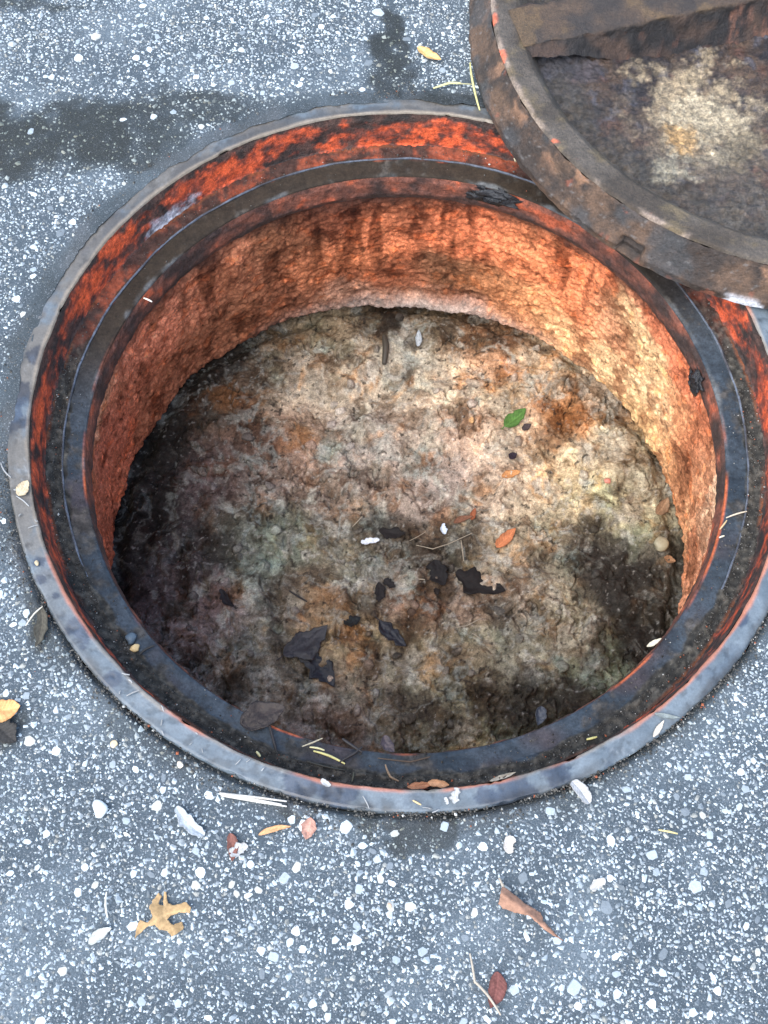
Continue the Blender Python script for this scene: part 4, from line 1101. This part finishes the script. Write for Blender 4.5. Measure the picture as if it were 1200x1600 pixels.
# --- on the seat
leaf('dead_leaf', 'large blackish brown leaf hanging over the lip at lower left', 'leaf', (376, 1132), (446, 1106), 42, -0.046, (0.022, 0.015, 0.012), M_WETLEAF, fold=.12, curl=.05, shape=.8)
leaf('dead_leaf', 'dark leaf standing on the lip at the near side', 'leaf', (600, 1150), (616, 1176), 18, -0.046, (0.035, 0.026, 0.03), M_WETLEAF, fold=.2)
leaf('dead_leaf', 'glossy blue black leaf caught on the lip at lower right', 'leaf', (846, 1104), (840, 1134), 17, -0.045, (0.02, 0.022, 0.028), M_WETLEAF, fold=.4)
leaf('leaf_sliver', 'cream crescent leaf on the lip at lower right', 'leaf', (1010, 1011), (1033, 998), 7, -0.048, (0.50, 0.45, 0.33), fold=.3)
pebble('pebble', 'tan pebble on the seat ledge at lower left', 'pebble', (211, 1014), 15, 'seat', (0.58, 0.42, 0.2))
pebble('pebble', 'blue grey pebble beside the tan pebble on the seat ledge', 'pebble', (205, 999), 17, 'seat', (0.07, 0.10, 0.125), mat=M_TAR and M_GRIT)
straw('twig', 'short black twig beside the tan pebble on the seat ledge', 'twig', [(218, 1024), (230, 1016), (241, 1010)], 'seat', 2.2, (0.02, 0.02, 0.018))
for p, lab, cc, r_ in (([(490, 1174), (512, 1182), (539, 1194)], 'longest yellow straw on the seat at the near side', (0.55, 0.50, 0.2), 2.0), ([(484, 1168), (507, 1173)], 'short yellow straw above the longest one on the near seat', (0.6, 0.55, 0.3), 1.6),
                      ([(472, 1167), (488, 1161), (504, 1154)], 'pale straw lying from seat to lip at the near side', (0.40, 0.36, 0.25), 1.3), ([(602, 1195), (612, 1214), (623, 1221)], 'brown stem curving over the near seat', (0.22, 0.15, 0.09), 1.8),
                      ([(535, 1155), (552, 1166), (566, 1176)], 'black stick across the lip at the near side', (0.02, 0.018, 0.018), 2.8), ([(566, 1168), (556, 1178), (530, 1192)], 'black stick on the seat below the stick across the lip', (0.02, 0.018, 0.018), 2.6),
                      ([(480, 1190), (505, 1196), (540, 1204)], 'dark stem buried in dirt on the near seat', (0.03, 0.03, 0.022), 1.6), ([(550, 1222), (553, 1207)], 'short dark green stem in the near seat dirt', (0.07, 0.07, 0.045), 1.5),
                      ([(590, 1185), (640, 1190), (672, 1183)], 'thin brown root lying along the near seat', (0.06, 0.04, 0.025), 1.4), ([(420, 1130), (428, 1160), (432, 1174)], 'dark twig below the large leaf on the lip', (0.02, 0.018, 0.018), 2.4)):
    straw('straw' if cc[0] > .3 else 'twig', lab, 'straw' if cc[0] > .3 else 'twig', p, -0.0465, r_, cc)
straw('straw', 'short yellow straw in the seat dirt at lower right', 'straw', [(916, 1156), (932, 1152)], 'trench', 2.0, (0.58, 0.52, 0.2))
straw('straw', 'bright yellow bit right of the large dark leaf in the near seat', 'straw', [(401, 1175), (407, 1183)], 'trench', 2.2, (0.68, 0.60, 0.3))
leaf('leaf_sliver', 'orange brown leaf strip along the near flange edge, left one', 'leaf', (636, 1230), (676, 1226), 11, -0.0455, (0.36, 0.16, 0.08), fold=.3, ragged=.2)
leaf('leaf_sliver', 'tan orange leaf strip along the near flange edge, right one', 'leaf', (668, 1223), (702, 1227), 13, -0.0450, (0.50, 0.26, 0.13), fold=.3, ragged=.2)
leaf('leaf_sliver', 'pale leaf strip along the flange edge right of the ragged scrap', 'leaf', (765, 1221), (806, 1207), 7, -0.0455, (0.42, 0.37, 0.28), fold=.3)
for p, lab, cc in (([(1134, 810), (1166, 800)], 'pale straw across the seat on the right', (0.55, 0.47, 0.35)), ([(1123, 841), (1131, 838)], 'tiny cream bit on the lip at the right', (0.72, 0.68, 0.5)), ([(1124, 828), (1135, 814)], 'tan straw on the lip at the right', (0.5, 0.38, 0.2)),
                   ([(225, 467), (238, 473)], 'short white straw under the left lip', (0.75, 0.72, 0.62))):
    straw('straw', lab, 'straw', p, -0.049, 1.4, cc)
for (px, py, z, sx, sy, sz, lab) in ((768, 308, -0.063, 0.050, 0.011, 0.022, 'shiny black tar patch stuck under the lip at the far side'), (1094, 590, -0.076, 0.026, 0.012, 0.022, 'dull black tar lump stuck below the lip on the right')):
    w = at(px, py, z)
    th_ = math.atan2(w.y, w.x)
    V, F3 = rock_unit(lrng, 4)
    V = V + 0.30 * np.stack([fbm(V, 0.35, 3, 301), fbm(V, 0.35, 3, 302), fbm(V, 0.35, 3, 303)], -1)
    o = link('tar_lump', mesh_from('tar_lump', V, F3, True, np.tile((0.012, 0.013, 0.015), (len(V), 1))), M_TAR)
    o.location = (math.cos(th_) * (RD - 0.001), math.sin(th_) * (RD - 0.001), z)
    o.rotation_euler = (0, 0, th_ + math.pi / 2)
    o.scale = (sx, sy, sz)
    tag(o, lab, 'tar')

# --- in the pit
for b, t_, w_, lab, cc, wt in (
    ((443, 1026), (512, 978), 34, 'dark wet leaf with a grey sheen, left of a pair on the silt', (0.045, 0.042, 0.045), 1), ((468, 1018), (522, 1074), 34, 'black oval wet leaf below the grey sheened one', (0.016, 0.017, 0.023), 1),
    ((592, 970), (634, 1010), 22, 'small blue black wet leaf right of the leaf pair', (0.016, 0.018, 0.026), 1), ((536, 976), (562, 966), 16, 'small black green scrap of leaf above the leaf pair', (0.02, 0.025, 0.024), 1),
    ((344, 922), (367, 949), 12, 'narrow black leaf on the silt at left', (0.018, 0.016, 0.018), 1), ((712, 896), (790, 925), 36, 'large matt black leaf right of centre on the silt', (0.016, 0.013, 0.012), 0),
    ((678, 876), (694, 916), 30, 'black leaf just left of the large matt black one', (0.015, 0.013, 0.013), 0), ((592, 910), (592, 942), 16, 'narrow black leaf left of the black leaf pair at centre', (0.018, 0.015, 0.015), 0),
    ((600, 906), (618, 918), 13, 'small black scrap touching the narrow black leaf', (0.02, 0.018, 0.018), 0), ((592, 830), (634, 834), 18, 'black leaf beside the white scrap on the silt', (0.018, 0.015, 0.014), 0),
    ((680, 918), (684, 930), 9, 'black speck of leaf under the black leaf at centre', (0.02, 0.015, 0.013), 0)):
    leaf('dead_leaf', lab, 'leaf', b, t_, w_, 'fill', np.array(cc) * 0.55, M_WETLEAF if wt else M_LEAF, fold=.12, curl=.08, stem=0.15 if wt and w_ > 20 else 0, ragged=.38, lift=.001)
leaf('green_leaf', 'only green leaf, lying on the pale silt', 'leaf', (788, 668), (821, 640), 22, 'fill', (0.055, 0.125, 0.028), fold=.22, curl=.1, stem=.12, lift=.001)
for b, t_, w_, lab, cc in (((776, 856), (806, 826), 18, 'curled rust brown leaf right of centre on the silt', (0.34, 0.12, 0.05)), ((783, 746), (813, 738), 13, 'small orange brown leaf below the green leaf', (0.38, 0.18, 0.07)),
                       ((736, 815), (742, 796), 9, 'small red brown leaf above the black leaf group', (0.22, 0.075, 0.035)), ((708, 818), (738, 808), 10, 'thin brown leaf touching the small red brown leaf', (0.13, 0.06, 0.035)),
                       ((1024, 806), (1042, 780), 18, 'brown flake against the right wall of the pit', (0.26, 0.17, 0.10)), ((736, 662), (738, 652), 8, 'tiny orange flake left of the green leaf', (0.40, 0.24, 0.11)),
                       ((796, 718), (807, 710), 12, 'black flake below the green leaf', (0.02, 0.015, 0.022)), ((816, 672), (830, 664), 11, 'dark flake at the tip of the green leaf', (0.04, 0.03, 0.03)),
                       ((1036, 872), (1054, 878), 12, 'orange brown flake under the cream pebble', (0.30, 0.17, 0.09))):
    leaf('leaf_flake', lab, 'leaf', b, t_, w_, 'fill', cc, fold=.25, curl=.15, lift=.001)
leaf('pale_scrap', 'white curved scrap left of centre on the silt', 'scrap', (564, 849), (593, 845), 9, 'fill', (0.50, 0.53, 0.56), fold=.5, lift=.002, blunt=.35, ragged=.25)
leaf('pale_scrap', 'white and blue scrap pointing up at the centre of the silt', 'scrap', (695, 836), (693, 819), 9, 'fill', (0.42, 0.48, 0.55), fold=.5, lift=.002, blunt=.35, ragged=.25)
leaf('foil_strip', 'thin grey foil strip on silt at the far side', 'scrap', (653, 544), (654, 518), 10, 'fill', (0.30, 0.34, 0.36), M_WETLEAF, fold=.1, lift=.003)
pebble('pebble', 'cream round pebble by the right wall of the pit', 'pebble', (1033, 851), 25, 'fill', (0.36, 0.33, 0.22), flat=.45)
pebble('pebble', 'reddish pebble in the pale silt at right', 'pebble', (949, 752), 10, 'fill', (0.45, 0.17, 0.12), flat=.7)
straw('twig', 'dark stub of stick at the far edge of the silt', 'twig', [(600, 572), (602, 545), (600, 528)], 'fill', 5, (0.05, 0.045, 0.035))
straw('twig', 'short black twig near the narrow black leaf at left', 'twig', [(452, 924), (480, 941)], 'fill', 1.6, (0.015, 0.013, 0.012))
for p, lab, r_ in (([(650, 853), (675, 860), (700, 852), (738, 834)], 'long curved pale grass stem at the centre of the silt', 1.0), ([(720, 845), (724, 878)], 'short pale grass stem hanging below the long curved one', 1.2),
                  ([(710, 982), (730, 978), (752, 967)], 'pale straw on the silt below the large matt black leaf', 1.1), ([(737, 990), (752, 1000)], 'faint short straw below the pale straw on the silt', 0.9),
                  ([(640, 846), (665, 832)], 'thin tan straw left of the white and blue scrap', 0.8), ([(654, 906), (664, 907)], 'tiny tan straw left of the black leaves', 1.2), ([(551, 824), (566, 808)], 'short pale straw above the white curved scrap', 1.0)):
    straw('straw', lab, 'straw', p, 'fill', r_ * .8, (0.26, 0.22, 0.16), lift=.002, arc=.03)
leaf('leaf_flake', 'black sliver on the plate of the cover', 'leaf', (1116, 305), (1104, 332), 13, 'plate', (0.03, 0.032, 0.036), fold=.2, lift=.003)

# ------------------------------------------------------------------ loose grit on the seat
N_G = 7000
th = lrng.uniform(0, 2 * np.pi, N_G)
rg = np.where(lrng.random(N_G) < 0.88, lrng.uniform(RC - 0.001, RB - 0.004, N_G), lrng.uniform(RD + 0.001, RC, N_G))
sg = np.clip(lrng.lognormal(math.log(0.0010), 0.4, N_G), 0.0005, 0.0028)
sg = np.where((np.sin(th) > 0.2) & (lrng.random(N_G) < 0.85), 0.0004, sg)
N_J = 5200                                               # crumbs packed along the joint of frame and asphalt
thj = lrng.uniform(0, 2 * np.pi, N_J)
clump = fbm(np.stack([np.cos(thj), np.sin(thj), 0 * thj], -1) * RA, 0.07, 3, 320)
rj = RA - 0.001 + np.abs(lrng.normal(size=N_J)) * (0.004 + 0.010 * sstep(-0.2, 0.5, clump))
th = np.concatenate([th, thj]); rg = np.concatenate([rg, rj])
sg = np.concatenate([sg, np.clip(lrng.lognormal(math.log(0.0014), 0.4, N_J), 0.0006, 0.0034)])
N_S = N_G
N_G = N_G + N_J
octa = np.array([(1, 0, 0), (0, 1, 0), (-1, 0, 0), (0, -1, 0), (0, 0, 1), (0, 0, -.6)], float) * 0.5
of = np.array([(0, 1, 4), (1, 2, 4), (2, 3, 4), (3, 0, 4), (1, 0, 5), (2, 1, 5), (3, 2, 5), (0, 3, 5)])
jit_ = lrng.uniform(0.6, 1.3, (N_G, 6, 3))
V = octa[None] * jit_ * sg[:, None, None]
ca, sa = np.cos(th * 7.3), np.sin(th * 7.3)
V = np.stack([V[..., 0] * ca[:, None] - V[..., 1] * sa[:, None], V[..., 0] * sa[:, None] + V[..., 1] * ca[:, None], V[..., 2]], -1)
zg = np.where(rg > RA - 0.003, -0.0022, -0.0478 + (rg - RC) / (RB - RC) * 0.004)
zg = np.where(rg < RC, -0.0502, zg)
V += np.stack([rg * np.cos(th), rg * np.sin(th), zg + 0.2 * sg + np.where(rg > RC, 0.0006, 0)], -1)[:, None]
gc = np.array([0.045, 0.042, 0.036])[None] * lrng.uniform(0.4, 2.2, (N_G, 1))
gc[N_S:] *= 1.3
br = lrng.random(N_G) < 0.045
gc[br] = np.array([0.40, 0.39, 0.35]) * lrng.uniform(0.5, 1.3, (br.sum(), 1))
rd = lrng.random(N_G) < 0.03
gc[rd] = (0.30, 0.09, 0.04)
grit = link('grit', mesh_from('grit', V.reshape(-1, 3), (of[None] + 6 * np.arange(N_G)[:, None, None]).reshape(-1, 3), False, np.repeat(gc, 6, 0)), M_GRIT)
tag(grit, 'dark grit in the seat groove and along the rim of the manhole ring', None, None, 'stuff')
